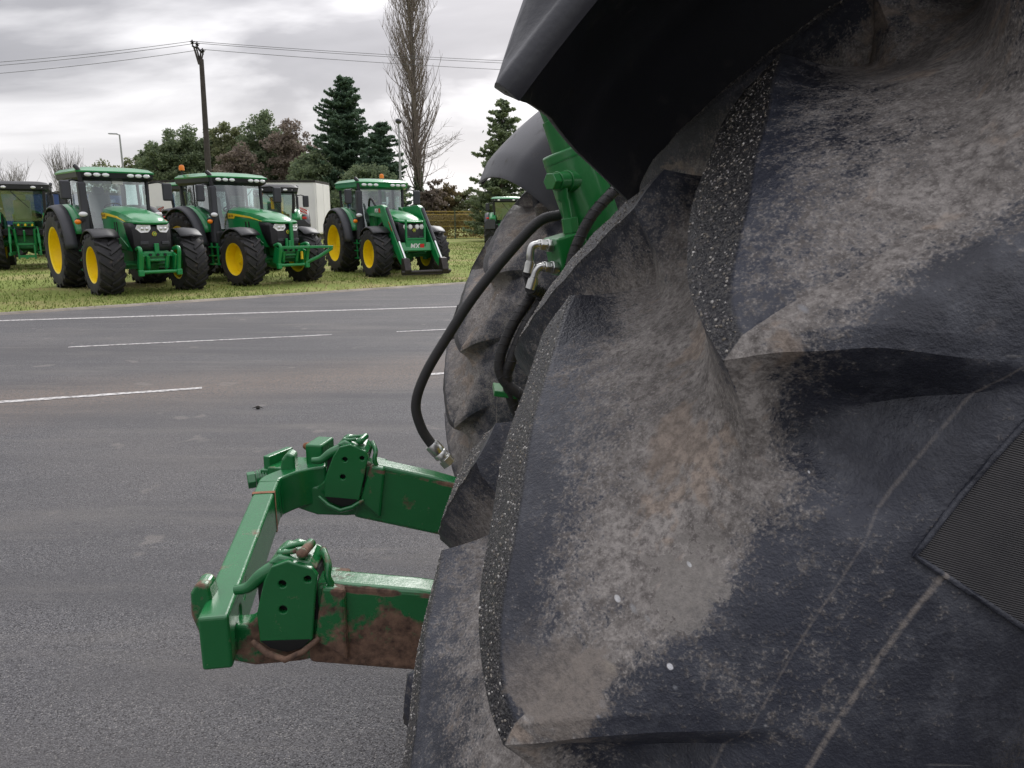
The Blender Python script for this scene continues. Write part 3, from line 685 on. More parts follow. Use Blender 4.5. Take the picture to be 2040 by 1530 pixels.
def smooth_path(pts, n=8):
    p = [Vector(q) for q in pts]; p = [p[0]*2-p[1]]+p+[p[-1]*2-p[-2]]; out = []
    for i in range(1, len(p)-2):
        for k in range(n):
            u = k/n; a, b2, c, d = p[i-1], p[i], p[i+1], p[i+2]
            out.append(.5*((2*b2)+(c-a)*u+(2*a-5*b2+4*c-d)*u*u+(3*b2-a-3*c+d)*u**3))
    out.append(p[-2]); return out
fd_ = Vector((-.93, -.32, .10))
f1 = bc+Vector((-.030, -.012, .014)); f2 = bc+Vector((-.022, -.016, -.024))
hexfit(f1, fd_, .0125, .010); hexfit(f1+fd_*.012, fd_, .0105, .012); hexfit(f2, fd_, .0125, .010); hexfit(f2+fd_*.012, fd_, .0105, .012)
e1 = f1+fd_*.026; e2 = f2+fd_*.026
elbow([e1, e1+fd_*.012+Vector((0, 0, -.004)), e1+fd_*.016+Vector((.0, 0, -.018)), e1+fd_*.014+Vector((-.001, 0, -.030))])
elbow([e2, e2+fd_*.008+Vector((0, 0, -.002)), e2+fd_*.015+Vector((0, 0, -.010)), e2+fd_*.018+Vector((0, 0, -.020))])
def ferrule(a, b2, r_, nm='hose_ferrule'): m_ = MB(); m_.tube([a, a.lerp(b2, .12), a.lerp(b2, .14), b2], [r_*.86, r_*.86, r_, r_], 18); return m_.build(nm, M['zinc'], blk, 40)
h1 = e1+fd_*.014+Vector((-.001, 0, -.030)); h2 = e2+fd_*.018+Vector((0, 0, -.020))
ferrule(h1, h1+Vector((-.004, 0, -.020)), .0090); ferrule(h2, h2+Vector((-.006, 0, -.020)), .0090)
def hose(pts, r_, nm='hydraulic_hose', mat='hose', wrap=0):
    path = smooth_path(pts, 10); m_ = MB(); m_.tube(path, r_, 14); o = m_.build(nm, M[mat], BIG, 60)
    if wrap:                                    # spiral guard wound round the hose
        m_ = MB(); L_ = sum((path[i+1]-path[i]).length for i in range(len(path)-1)); n = int(L_/wrap); sp = []
        acc = 0; prev = None
        for i in range(len(path)-1):
            a, b2 = path[i], path[i+1]; t = (b2-a).normalized()
            if prev is None: u = t.cross(Vector((0, 1, 0.2))).normalized()
            else: u = (prev-t*prev.dot(t)).normalized()
            prev = u; w = t.cross(u); ln = (b2-a).length; k = max(2, int(ln/wrap*10))
            for j in range(k):
                f = j/k; an = 2*PI*(acc+ln*f)/wrap
                sp.append(a.lerp(b2, f)+(u*math.cos(an)+w*math.sin(an))*(r_+.0003))
            acc += ln
        m_.tube(sp, .0011, 5); m_.build('spiral_guard', M['black'], o, 60)
    return o
hose([h1+Vector((-.004, 0, -.018)), (-.815, -.245, 1.46), (-.850, -.25, 1.405), (-.874, -.25, 1.345), (-.872, -.25, 1.305), (-.845, -.25, 1.275), (-.80, -.25, 1.25)], .0105, wrap=.016)
hose([h2+Vector((-.006, 0, -.018)), (-.795, -.255, 1.455), (-.828, -.26, 1.40), (-.853, -.26, 1.34), (-.862, -.25, 1.30), (-.850, -.24, 1.25), (-.83, -.23, 1.2)], .0105, wrap=.016)
hose([(-.66, -.33, 1.665), (-.690, -.35, 1.640), (-.722, -.36, 1.606), (-.744, -.36, 1.565), (-.757, -.36, 1.525), (-.765, -.36, 1.46)], .0095, wrap=.016)
# long hose swinging back and down to the link
lh = [(-.757, -.20, 1.607), (-.800, -.20, 1.592), (-.868, -.20, 1.520), (-.925, -.20, 1.450), (-.975, -.20, 1.375), (-1.020, -.20, 1.300), (-1.040, -.20, 1.240), (-1.030, -.20, 1.190), (-1.008, -.20, 1.152)]
hose(lh, .0100)
def lathe_dir(a, d, prof, n=20):
    """prof: list of (distance along d, radius)"""
    m_ = MB(); d = Vector(d).normalized(); m_.tube([Vector(a)+d*k for k, _ in prof], [q for _, q in prof], n); return m_
fdv = Vector((.022, 0, -.026)).normalized(); fa = Vector((-1.012, -.20, 1.157))
ferr = lathe_dir(fa, fdv, [(0, .0135), (.004, .0150), (.022, .0150), (.024, .0135), (.026, .0150), (.034, .0150), (.036, .010), (.046, .010)]).build('hose_ferrule', M['zinc'], BIG, 40)
m_ = MB(); m_.tube([fa+fdv*.040, fa+fdv*.056], .0155, 6); m_.build('hex_nut', M['zinc'], ferr, None, bevel=.001)
mb = MB(); mb.box((-.862, -.215, 1.268), (.050, .075, .012), rot=(0, R(8), 0)); brk = mb.build('hose_bracket', M['green_hyd'], BIG, None, bevel=.002)
mb = MB(); mb.cyl((-.858, -.23, 1.272), (-.858, -.23, 1.290), .009, 6); mb.build('bolt', M['zinc'], brk, None)
# ------------------------------------------------------------------ hitch: lower links with hook ends
def rust_paint(name, amt, low):
    m, t, b, L = mat_new(name); tc = N(t, 'ShaderNodeTexCoord'); P = tc.outputs['Object']
    n = N(t, 'ShaderNodeTexNoise', inp={'Scale': 9, 'Detail': 7, 'Roughness': .68}); L(P, n.inputs[0])
    sp = N(t, 'ShaderNodeSeparateXYZ'); L(P, sp.inputs[0])
    zz = N(t, 'ShaderNodeMapRange', inp={1: low[0], 2: low[1], 3: low[2], 4: 0.}); L(sp.outputs['Z'], zz.inputs[0])
    ad = N(t, 'ShaderNodeMath', operation='ADD'); L(n.outputs[0], ad.inputs[0]); L(zz.outputs[0], ad.inputs[1])
    # rub marks on convex edges
    ge = N(t, 'ShaderNodeNewGeometry'); pe = N(t, 'ShaderNodeMapRange', inp={1: .505, 2: .60, 3: 0., 4: .16}); L(ge.outputs['Pointiness'], pe.inputs[0])
    a2 = N(t, 'ShaderNodeMath', operation='ADD'); L(ad.outputs[0], a2.inputs[0]); L(pe.outputs[0], a2.inputs[1])
    # paint worn through along the upper edge of the link
    ex = N(t, 'ShaderNodeMath', operation='MULTIPLY_ADD', inp={1: .125, 2: .150-.942}); L(sp.outputs['X'], ex.inputs[0])
    ez = N(t, 'ShaderNodeMath', operation='ADD'); L(sp.outputs['Z'], ez.inputs[0]); L(ex.outputs[0], ez.inputs[1])
    ea = N(t, 'ShaderNodeMath', operation='ABSOLUTE'); L(ez.outputs[0], ea.inputs[0])
    ew = N(t, 'ShaderNodeMapRange', inp={1: .003, 2: .009, 3: .20 if low[2] > .05 else 0., 4: 0.}); L(ea.outputs[0], ew.inputs[0])
    xg = N(t, 'ShaderNodeMapRange', inp={1: -1.195, 2: -1.18}); L(sp.outputs['X'], xg.inputs[0]); eg = N(t, 'ShaderNodeMath', operation='MULTIPLY'); L(ew.outputs[0], eg.inputs[0]); L(xg.outputs[0], eg.inputs[1])
    a3 = N(t, 'ShaderNodeMath', operation='ADD'); L(a2.outputs[0], a3.inputs[0]); L(eg.outputs[0], a3.inputs[1])
    f = N(t, 'ShaderNodeMapRange', inp={1: .66-amt, 2: .72-amt, 3: 0, 4: 1}); L(a3.outputs[0], f.inputs[0])
    n2 = N(t, 'ShaderNodeTexNoise', inp={'Scale': 45, 'Detail': 5, 'Roughness': .7}); L(P, n2.inputs[0])
    rc = N(t, 'ShaderNodeMix', data_type='RGBA', inp={6: (.040, .019, .012, 1), 7: (.23, .135, .088, 1)}); rm = N(t, 'ShaderNodeMapRange', inp={1: .32, 2: .68}); L(n2.outputs[0], rm.inputs[0]); L(rm.outputs[0], rc.inputs[0])
    gn = N(t, 'ShaderNodeMix', data_type='RGBA', inp={6: (.006, .120, .030, 1), 7: (.010, .155, .042, 1)}); L(n.outputs[0], gn.inputs[0])
    ch = N(t, 'ShaderNodeMapRange', inp={1: .70, 2: .73, 3: 0, 4: .5}); L(n2.outputs[0], ch.inputs[0])
    g2 = N(t, 'ShaderNodeMix', data_type='RGBA', inp={7: (.17, .16, .13, 1)}); L(ch.outputs[0], g2.inputs[0]); L(gn.outputs[2], g2.inputs[6])
    mx = N(t, 'ShaderNodeMix', data_type='RGBA'); L(f.outputs[0], mx.inputs[0]); L(g2.outputs[2], mx.inputs[6]); L(rc.outputs[2], mx.inputs[7]); L(mx.outputs[2], b.inputs['Base Color'])
    b.inputs['Specular IOR Level'].default_value = .7
    rr = N(t, 'ShaderNodeMapRange', inp={3: .24, 4: .85}); L(f.outputs[0], rr.inputs[0]); L(rr.outputs[0], b.inputs['Roughness'])
    hh = N(t, 'ShaderNodeMath', operation='MULTIPLY_ADD', inp={1: -.5}); L(f.outputs[0], hh.inputs[0]); L(n2.outputs[0], hh.inputs[2])
    bp = N(t, 'ShaderNodeBump', inp={'Strength': .35, 'Distance': .002}); L(hh.outputs[0], bp.inputs['Height']); L(bp.outputs[0], b.inputs['Normal'])
    return m
M['link_near'] = rust_paint('rusty_link_paint', .0, (.79, .915, .34))
M['plate_near'] = rust_paint('latch_plate_paint', -.02, (.79, .88, .10))
M['hook_rust'] = rust_paint('rusty_hook', .12, (.70, 1.0, .10))
M['link_far'] = rust_paint('link_paint', -.04, (.80, .88, .08))
M['bar'] = rust_paint('drawbar_paint', -.055, (.60, .70, .0))
M['hole'] = simple('bolt_hole_dark', (.006, .006, .006), .8)
def holed(poly, holes, y0, y1):
    """flat plate in xz with drilled round holes (real openings), extruded from y0 to y1"""
    from mathutils.geometry import delaunay_2d_cdt
    pts = [Vector(p) for p in poly]; edges = [(i, (i+1) % len(poly)) for i in range(len(poly))]; faces = []
    for hx, hz, hr, n, sx in holes:
        b0_ = len(pts); pts += [Vector((hx+hr*sx*math.cos(2*PI*k/n), hz+hr*math.sin(2*PI*k/n))) for k in range(n)]
        edges += [(b0_+k, b0_+(k+1) % n) for k in range(n)]
    vs, es, fs, *_ = delaunay_2d_cdt(pts, edges, [], 0, 1e-6)
    def inside(p, pg):
        c = False; n = len(pg)
        for i in range(n):
            x1, y1_ = pg[i]; x2, y2 = pg[(i+1) % n]
            if (y1_ > p[1]) != (y2 > p[1]) and p[0] < (x2-x1)*(p[1]-y1_)/(y2-y1_)+x1: c = not c
        return c
    keep = []
    for f in fs:
        c = sum((vs[i] for i in f), Vector((0, 0)))/len(f)
        if inside(c, poly) and not any(((c.x-h[0])/h[4])**2+(c.y-h[1])**2 < h[2]**2*.98 for h in holes): keep.append(list(f))
    m_ = MB(); n = len(vs)
    cnt = {}
    for f in keep:
        for i in range(len(f)):
            e = (f[i], f[(i+1) % len(f)]); cnt[e] = cnt.get(e, 0)+1
    fa = [f[::-1] for f in keep]+[[n+i for i in f] for f in keep]
    for (a, b2) in cnt:
        if (b2, a) not in cnt: fa.append([a, b2, n+b2, n+a])
    m_.add([(v.x, y0, v.y) for v in vs]+[(v.x, y1, v.y) for v in vs], fa); return m_
def link(y, near, dx=0., dz=0., tilt=0):
    """lower link: bar running forward, hook head at the rear end with latch plate, lever and clip"""
    mt = M['link_near'] if near else M['link_far']; T_ = (dx, 0, dz)
    def sh(p): return [(a+dx, b2+dz) for a, b2 in p]
    # bar with a rounded top edge, slightly deeper towards the head
    mb = MB(); mb.prism(sh([(-1.24, .79), (-.55, .70), (-.55, .835), (-1.03, .930), (-1.20, .952), (-1.235, .948)]), y-.030, y+.030)
    bar = mb.build('lower_link', mt, BIG, None, bevel=.010, seg=3)
    # forged hook: claw opening upwards behind the head, tip standing beyond the cross bar
    claw = [(-1.20, .80), (-1.26, .790), (-1.34, .785), (-1.39, .798), (-1.432, .838), (-1.448, .890), (-1.446, .935), (-1.432, .956), (-1.412, .950), (-1.408, .915), (-1.400, .885), (-1.380, .866), (-1.345, .868), (-1.318, .895), (-1.30, .94), (-1.24, .955), (-1.18, .93)]
    mb = MB(); mb.prism(sh(claw), y-.024, y+.024); mb.build('hook', M['hook_rust'] if near else mt, bar, None, bevel=.007, seg=3)
    # housing plate welded on the outer side
    poly = sh([(-1.320, .848), (-1.300, .840), (-1.272, .828), (-1.248, .836), (-1.226, .850), (-1.214, .955), (-1.210, .975), (-1.219, .990), (-1.262, 1.006), (-1.290, .996), (-1.305, .968), (-1.322, .905)])
    holes = [(-1.228+dx, .970+dz, .0062, 14, 1), (-1.273+dx, .962+dz, .0068, 14, 1), (-1.275+dx, .912+dz, .0072, 14, 1)]
    for sg in ((-1, 1) if near else (-1, 1)):
        m2 = holed(poly, holes, y+sg*.036, y+sg*.050); m2.build('latch_plate', M['plate_near'] if near else mt, bar, None, bevel=.0025)
    mb = MB(); mb.box((-1.268+dx, y, .925+dz), (.105, .070, .085)); mb.build('latch_body', M['hole'], bar, None)
    # pocket lip at the bottom of the plate
    mb = MB(); mb.tube([(-1.335+dx, y-.045, .848+dz), (-1.305+dx, y-.060, .832+dz), (-1.273+dx, y-.066, .822+dz), (-1.243+dx, y-.060, .832+dz), (-1.215+dx, y-.045, .850+dz)], [.005, .006, .006, .006, .005], 10); pl_ = mb.build('pocket_lip', mt, bar, 60)
    mb = MB(); mb.loft([[(-1.333+dx, y-.046, .846+dz), (-1.303+dx, y-.058, .831+dz), (-1.273+dx, y-.063, .820+dz), (-1.245+dx, y-.058, .831+dz), (-1.217+dx, y-.046, .848+dz)], [(-1.318+dx, y-.036, .826+dz), (-1.298+dx, y-.036, .812+dz), (-1.272+dx, y-.036, .804+dz), (-1.248+dx, y-.036, .812+dz), (-1.230+dx, y-.036, .828+dz)]], cap=False, closed=False); mb.build('pocket_cup', mt, bar, 60)
    mb = MB(); mb.prism(sh([(-1.318, .852), (-1.23, .852), (-1.245, .836), (-1.272, .828), (-1.302, .838)]), y-.0515, y-.049); mb.build('pocket', M['hole'], bar, None)
    # latch tongue sticking out to the rear, top lid, clip ring and pin
    mb = MB(); mb.tube(smooth_path([(-1.285+dx, y-.02, .985+dz), (-1.315+dx, y-.03, .970+dz), (-1.338+dx, y-.034, .950+dz), (-1.362+dx, y-.034, .945+dz)], 5), [.0145-.0004*k for k in range(16)], 12); mb.build('latch_tongue', mt, bar, 60)
    mb = MB(); mb.hexa([(-1.30+dx, y-.042, .998+dz), (-1.212+dx, y-.042, .984+dz), (-1.208+dx, y+.036, .988+dz), (-1.292+dx, y+.036, 1.000+dz), (-1.280+dx, y-.036, 1.010+dz), (-1.224+dx, y-.036, .998+dz), (-1.224+dx, y+.030, 1.002+dz), (-1.278+dx, y+.030, 1.013+dz)]); mb.build('latch_lid', mt, bar, None, bevel=.004)
    ring = [(-1.258+dx+.022*math.cos(a)*1.2, y-.012+.014*math.sin(a), 1.013+dz+.006*math.cos(a)) for a in [2*PI*k/20 for k in range(17)]]
    mb = MB(); mb.tube(ring, .0048, 9); mb.build('clip_ring', mt, bar, 60)
    mb = MB(); mb.tube([(-1.236+dx, y-.03, 1.014+dz), (-1.228+dx, y+.0, 1.018+dz)], [.009, .009], 12); mb.ellipsoid((-1.238+dx, y-.034, 1.013+dz), (.011, .010, .010), 12, 8); mb.build('clip_pin', mt, bar, 60)
    mb = MB(); mb.tube(smooth_path([(-1.21+dx, y+.01, 1.0+dz), (-1.196+dx, y-.02, .985+dz), (-1.196+dx, y-.03, .965+dz), (-1.19+dx, y-.03, .948+dz)], 5), .0065, 10); mb.build('release_lever', mt, bar, 60)
    # weld web between plate and bar
    mb = MB(); mb.prism(sh([(-1.225, .845), (-1.165, .800), (-1.165, .945), (-1.205, .950)]), y-.0445, y+.0445); mb.build('weld_web', mt, bar, None, bevel=.006)
    if tilt:
        p = Vector((-1.27, y, .92)); Rm = Matrix.Rotation(R(tilt), 3, 'Y'); bar.rotation_euler = (0, R(tilt), 0); bar.location = p-Rm @ p
    return bar
link(-.35, True); link(.35, False, .0, .004, 7.)
# ------------------------------------------------------------------ drawbar lying in the two hooks
DB = empty('hitch_drawbar', BIG.location, PSI)
tag(DB, 'cranked green steel drawbar with a big bolt, lying across the two hook ends', 'drawbar')
def place(o, a, b2):
    """o built along +x from 0; moved so that its x axis runs from a to b2"""
    d = (Vector(b2)-Vector(a)); q = d.to_track_quat('X', 'Z'); o.rotation_mode = 'QUATERNION'; o.rotation_quaternion = q; o.location = a; return o
A0, A1 = Vector((-1.388, -.432, .868)), Vector((-1.458, .245, .878)); LB = (A1-A0).length
h_, w_ = .104, .052
poly = [(0, -h_/2), (LB, -h_/2), (LB, h_/2), (0, h_/2)]
mb = holed(poly, [(.055, -.012, .0135, 18, .9), (.098, .004, .0135, 18, .9), (.150, .018, .0135, 18, .9)], -w_/2, w_/2)
bar_ = place(mb.build('bar', M['bar'], DB, None, bevel=.006, seg=3), A0, A1)
# cranked end
P = smooth_path([A1-(A1-A0).normalized()*.004, (-1.455, .275, .878), (-1.418, .325, .880), (-1.372, .352, .882), (-1.330, .362, .884)], 4)
rings = []
for i, p in enumerate(P):
    t = (P[min(i+1, len(P)-1)]-P[max(i-1, 0)]).normalized(); sd = t.cross(Vector((0, 0, 1))).normalized()*(w_/2+.001); z = Vector((0, 0, h_/2+.001))
    rings.append([p+sd+z, p-sd+z, p-sd-z, p+sd-z])
mb = MB(); mb.loft(rings); mb.build('cranked_end', M['bar'], DB, 40, bevel=.006, seg=3)
M['rust'] = simple('rust_seam', (.20, .075, .030), .8, var=.4, vscale=60)
mb = MB(); q = A1-(A1-A0).normalized()*.085; sdv = (A1-A0).normalized().cross(Vector((0, 0, 1)))
mb.loft([[q+k*(A1-A0).normalized()*.007+sdv*x*(w_/2+.0012)+Vector((0, 0, z*(h_/2+.0012))) for x, z in ((-1, 1), (1, 1), (1, -1), (-1, -1))] for k in (-1, 1)], cap=False); mb.build('weld_seam', M['rust'], bar_.parent, None)
# end lug, clamp block and the big bolt
mb = MB(); mb.box((-1.352, .405, .915), (.050, .085, .150), rot=(0, 0, R(-14))); mb.build('end_lug', M['bar'], DB, None, bevel=.006, seg=3)
mb = MB(); mb.box((-1.322, .372, .905), (.022, .030, .026)); mb.box((-1.322, .372, .868), (.022, .028, .026)); mb.build('retaining_nut', M['bar'], DB, None, bevel=.003)
mb = MB(); mb.box((-1.428, .405, .884), (.105, .105, .086), rot=(0, 0, R(-16))); mb.build('clamp_block', M['bar'], DB, None, bevel=.004)
mb = MB(); mb.box((-1.475, .430, .905), (.022, .10, .095), rot=(0, 0, R(-28))); mb.build('clamp_plate', M['bar'], DB, None, bevel=.003)
mb = MB(); mb.prism([(-1.515, .375), (-1.462, .372), (-1.448, .455), (-1.500, .462)], .862, .918, 'z'); mb.build('clamp_ear', M['bar'], DB, None, bevel=.004)
bdv = Vector((-.94, -.33, -.05)).normalized(); b0 = Vector((-1.490, .395, .890))
pr = [(0, .023)]
for k in range(5): pr += [(.006+.007*k, .026), (.009+.007*k, .026), (.0095+.007*k, .0215), (.0125+.007*k, .0215)]
bo = lathe_dir(b0, bdv, pr, 24).build('big_bolt', M['bar'], DB, 40)
m_ = MB(); m_.tube([b0+bdv*.042, b0+bdv*.064], .024, 6); m_.build('bolt_head', M['bar'], bo, None, bevel=.002)
mb = MB(); mb.ellipsoid((-1.40, .50, .945), (.022, .014, .012), 10, 8, jit=.1); mb.ellipsoid((-1.372, .50, .948), (.014, .012, .012), 10, 8, jit=.1); mb.build('rust_lump', M['rust'], DB, 60)
# ================================================================== PARKED TRACTORS
_tyre_cache = {}
def far_tyre(Rr, w, nl, rim_r):
    """tyre mesh about the y axis with raised chevron lugs; lug tips lead forwards at the top"""
    key = (Rr, w, nl)
    if key in _tyre_cache: return _tyre_cache[key]
    mb = MB(); lh = Rr*.055; rb = Rr-lh; hw = w/2
    mb.lathe([(rim_r, -hw*.80), (rim_r*1.05, -hw*.92), ((rim_r+rb)*.5, -hw*1.0), (rb*.93, -hw*.96), (rb*.985, -hw*.80), (rb, -hw*.4), (rb, hw*.4), (rb*.985, hw*.80), (rb*.93, hw*.96), ((rim_r+rb)*.5, hw*1.0), (rim_r*1.05, hw*.92), (rim_r, hw*.80)], 'y', 48)
    pit = 2*PI/nl; ww = pit*.30
    for side in (-1, 1):
        for k in range(nl):
            a0 = pit*(k+(.5 if side > 0 else 0))
            st = []
            for f in (-.06, .35, .75, 1.0):
                y = side*hw*f*.97; th = a0-pit*.95*max(f, 0)
                top = Rr*(1-.012*f*f); bot = rb*(.99 if f < .9 else .955); wd = ww*(.85+.35*f)
                st.append((y, th, top, bot, wd))
            st.append((side*hw*1.005, a0-pit*.97, rb*.955, rb*.93, ww*1.1))
            rings = []
            for y, th, top, bot, wd in st:
                rg = []
                for da, rr in ((-wd*.62, bot), (-wd*.42, top), (wd*.42, top), (wd*.70, bot)):
                    an = th+da; rg.append((rr*math.sin(an), y, rr*math.cos(an)))
                rings.append(rg)
            mb.loft(rings)
    o = mb.build('tyre', M['tyre_far'], None, 35); _tyre_cache[key] = o.data; bpy.data.objects.remove(o); return _tyre_cache[key]
def wheel(root, kind, x, y, Rr, w, rim_r, nl, out):
    """part wheel: hub disc, with sub-parts tyre and rim"""
    mb = MB(); s = out; d = w*.5
    mb.lathe([(.0, s*d*.32), (rim_r*.26, s*d*.32), (rim_r*.30, s*d*.22), (rim_r*.62, s*d*.10), (rim_r*.80, s*d*.16), (rim_r*.90, s*d*.05)], 'y', 36)
    for k in range(10):
        a = 2*PI*k/10; mb.cyl((rim_r*.20*math.cos(a), s*d*.30, rim_r*.20*math.sin(a)), (rim_r*.20*math.cos(a), s*d*.38, rim_r*.20*math.sin(a)), rim_r*.03, 6)
    hub = mb.build(kind, M['yellow'], root, 40); hub.location = (x, y, Rr*.965)
    mb = MB(); mb.lathe([(rim_r*.88, s*d*.05), (rim_r*.93, s*d*.35), (rim_r*.95, s*d*.72), (rim_r*1.03, s*d*.80), (rim_r*1.055, s*d*.86), (rim_r*1.03, s*d*.90), (rim_r*.97, s*d*.84), (rim_r*.94, -s*d*.8), (rim_r*1.03, -s*d*.86), (rim_r*.90, -s*d*.80), (rim_r*.86, -s*d*.1)], 'y', 40)
    mb.build('rim', M['yellow'], hub, 40)
    t = bpy.data.objects.new('tyre', far_tyre(Rr, w, nl, rim_r)); COL.objects.link(t); t.parent = hub
    t.rotation_euler = (0, random.uniform(0, 1), 0)
    return hub
def arc_shell(prof, a0, a1, c, n=18):
    """prof: (y, r) list swept about the y axis through c; angle 0 = forward, 90 = up"""
    rg = []
    for k in range(n+1):
        a = R(a0+(a1-a0)*k/n); rg.append([(c[0]+r_*math.cos(a), y, c[2]+r_*math.sin(a)) for y, r_ in prof])
    m_ = MB(); m_.loft(rg, cap=False, closed=False); return m_
def thick(o, t=.02, off=0):
    s = o.modifiers.new('thick', 'SOLIDIFY'); s.thickness = t; s.offset = off; return o
def oval(name, c, d, mat, parent, axis=(1, 0, 0)):
    mb = MB(); mb.ellipsoid((0, 0, 0), d, 14, 8); o = mb.build(name, mat, parent, 180); o.location = c; return o
def text_mesh(s, size, mat, parent, loc, rot, depth=.004, name='lettering', shear=0., bold=0.):
    cu = bpy.data.curves.new(name, 'FONT'); cu.body = s; cu.size = size; cu.extrude = depth; cu.align_x = 'CENTER'; cu.align_y = 'CENTER'; cu.shear = shear; cu.offset = bold
    tmp = bpy.data.objects.new(name, cu); COL.objects.link(tmp)
    dg = bpy.context.evaluated_depsgraph_get(); me = bpy.data.meshes.new_from_object(tmp.evaluated_get(dg)); bpy.data.objects.remove(tmp)
    me.materials.clear(); me.materials.append(mat); o = bpy.data.objects.new(name, me); COL.objects.link(o); o.parent = parent; o.location = loc; o.rotation_euler = rot; return o
WB = 2.74
M['decal'] = simple('dark_red_decal', (.16, .03, .012), .5)
SC = .94
def tractor(loc, head, label, front_hitch='arms', beacon=0, loader=False, old=False, group='parked tractors', rear=True, model=True, sign=0, sticker=False, black_roof=False, fold=False):
    root = empty('parked_tractor', loc, head); root.scale = (SC, SC, SC); tag(root, label, 'tractor', group)
    G, K, C_ = M['green'], M['black'], M['charcoal']
    Rr, Rf = .955, .70
    for s in (-1, 1):
        wheel(root, 'rear_wheel', 0, s*.94, Rr, .64, .56, 20, s); wheel(root, 'front_wheel', WB, s*.93, Rf, .54, .40, 18, s)
    # ---- chassis
    mb = MB(); mb.box((1.45, 0, .86), (2.5, .50, .52)); mb.box((.15, 0, .98), (.9, .58, .60)); mb.build('transmission', M['green_cast'], root, None, bevel=.04)
    mb = MB(); mb.cyl((0, -.75, Rr*.965), (0, .75, Rr*.965), .17, 16); mb.build('rear_axle', M['green_cast'], root, 40)
    mb = MB(); mb.hexa([(WB-.13, -.72, .56), (WB+.13, -.72, .56), (WB+.13, .72, .56), (WB-.13, .72, .56), (WB-.10, -.72, .74), (WB+.10, -.72, .74), (WB+.10, .72, .74), (WB-.10, .72, .74)])
    mb.ellipsoid((WB, 0, .62), (.26, .28, .22), 14, 10)
    for s in (-1, 1): mb.cyl((WB, s*.70, .47), (WB, s*.70, .88), .085, 12); mb.cyl((WB, s*.66, Rf*.965), (WB, s*.86, Rf*.965), .17, 16)
    mb.build('front_axle', M['green_cast'], root, 40)
    for s in (-1, 1):
        mb = MB(); mb.cyl((WB+.18, s*.10, .66), (WB+.18, s*.58, .66), .035, 10); mb.cyl((WB+.18, s*.30, .66), (WB+.18, s*.60, .66), .022, 10); mb.build('steering_ram', M['green_cast'], root, 40)
    # ---- bonnet
    sec = [(1.30, .43, 1.14, 1.99), (1.60, .435, 1.10, 1.975), (2.2, .435, 1.04, 1.925), (2.75, .425, .99, 1.85), (3.05, .405, .97, 1.775), (3.22, .355, .97, 1.71), (3.34, .28, .99, 1.64)]
    rg = []
    for x, w, zb, zt in sec:
        pr = [(w, zb), (w, zt-.30), (w*.985, zt-.16), (w*.90, zt-.06), (w*.62, zt-.008), (w*.3, zt+.012)]
        rg.append([(x, y, z) for y, z in pr]+[(x, -y, z) for y, z in pr[::-1]])
    mb = MB(); mb.loft(rg); hood = mb.build('bonnet', G, root, 38)
    for s in (-1, 1):
        y0 = s*.437
        if model:
            mb = MB(); mb.prism([(1.32, 1.70), (1.62, 1.70), (1.68, 1.765), (2.35, 1.715), (2.95, 1.63), (2.35, 1.755), (1.68, 1.825), (1.32, 1.845)], y0-.006*s, y0+.010*s); st = mb.build('side_stripe', M['yellow2'], hood, None); text_mesh('6R150', .085, M['decal'], st, (1.475, y0+.0105*s, 1.765), (PI/2, 0, 0 if s < 0 else PI), .0012, 'lettering', .1, .002)
        mb = MB()
        for x in (2.18, 2.33): mb.prism([(x, 1.30), (x+.05, 1.30), (x+.02, 1.62), (x-.03, 1.62)], y0-.02*s, y0+.006*s)
        mb.prism([(2.32, 1.02), (2.37, 1.02), (2.35, 1.22), (2.30, 1.22)], y0-.02*s, y0+.006*s)
        mb.build('side_vent', M['dark'], hood, None)
        mb = MB(); mb.tube([(1.4, y0, 1.36), (2.1, y0, 1.34), (2.55, y0, 1.26), (2.95, y0*.96, 1.06)], .012, 6); mb.build('panel_crease', G, hood, 60)
    # grille: dark mask over the nose, wrapping round the sides
    fr = []
    for z, xs, wf in ((.97, 3.20, .375), (1.10, 3.08, .39), (1.30, 2.94, .40), (1.50, 2.84, .405), (1.60, 2.80, .41)):
        ns = 3.43-.06*((z-1.3)/.3)**2 if z > 1.3 else 3.43
        fr.append([(xs, -wf-.035, z), (ns-.14, -wf-.012, z), (ns-.02, -wf*.72, z), (ns, -wf*.3, z), (ns, wf*.3, z), (ns-.02, wf*.72, z), (ns-.14, wf+.012, z), (xs, wf+.035, z)])
    mb = MB(); mb.loft(fr, cap=False, closed=False); gr = thick(mb.build('grille', K, root, 30), .03, -1)
    rgc = []
    for x, w, z in ((2.80, .425, 1.60), (3.15, .412, 1.60), (3.33, .375, 1.585), (3.45, .27, 1.575), (3.475, .0, 1.57)):
        rgc.append((x, w, z))
    lipv = [(x, -w, z) for x, w, z in rgc]+[(x, w, z) for x, w, z in rgc[-2::-1]]
    mb = MB(); mb.loft([[Vector(p) for p in lipv], [Vector(p)+Vector((.0, 0, .045)) for p in lipv], [Vector((p[0]-.10, p[1]*.92, p[2]+.085)) for p in lipv]], cap=False, closed=False); thick(mb.build('bonnet_lip', G, hood, 60), .03, -1)
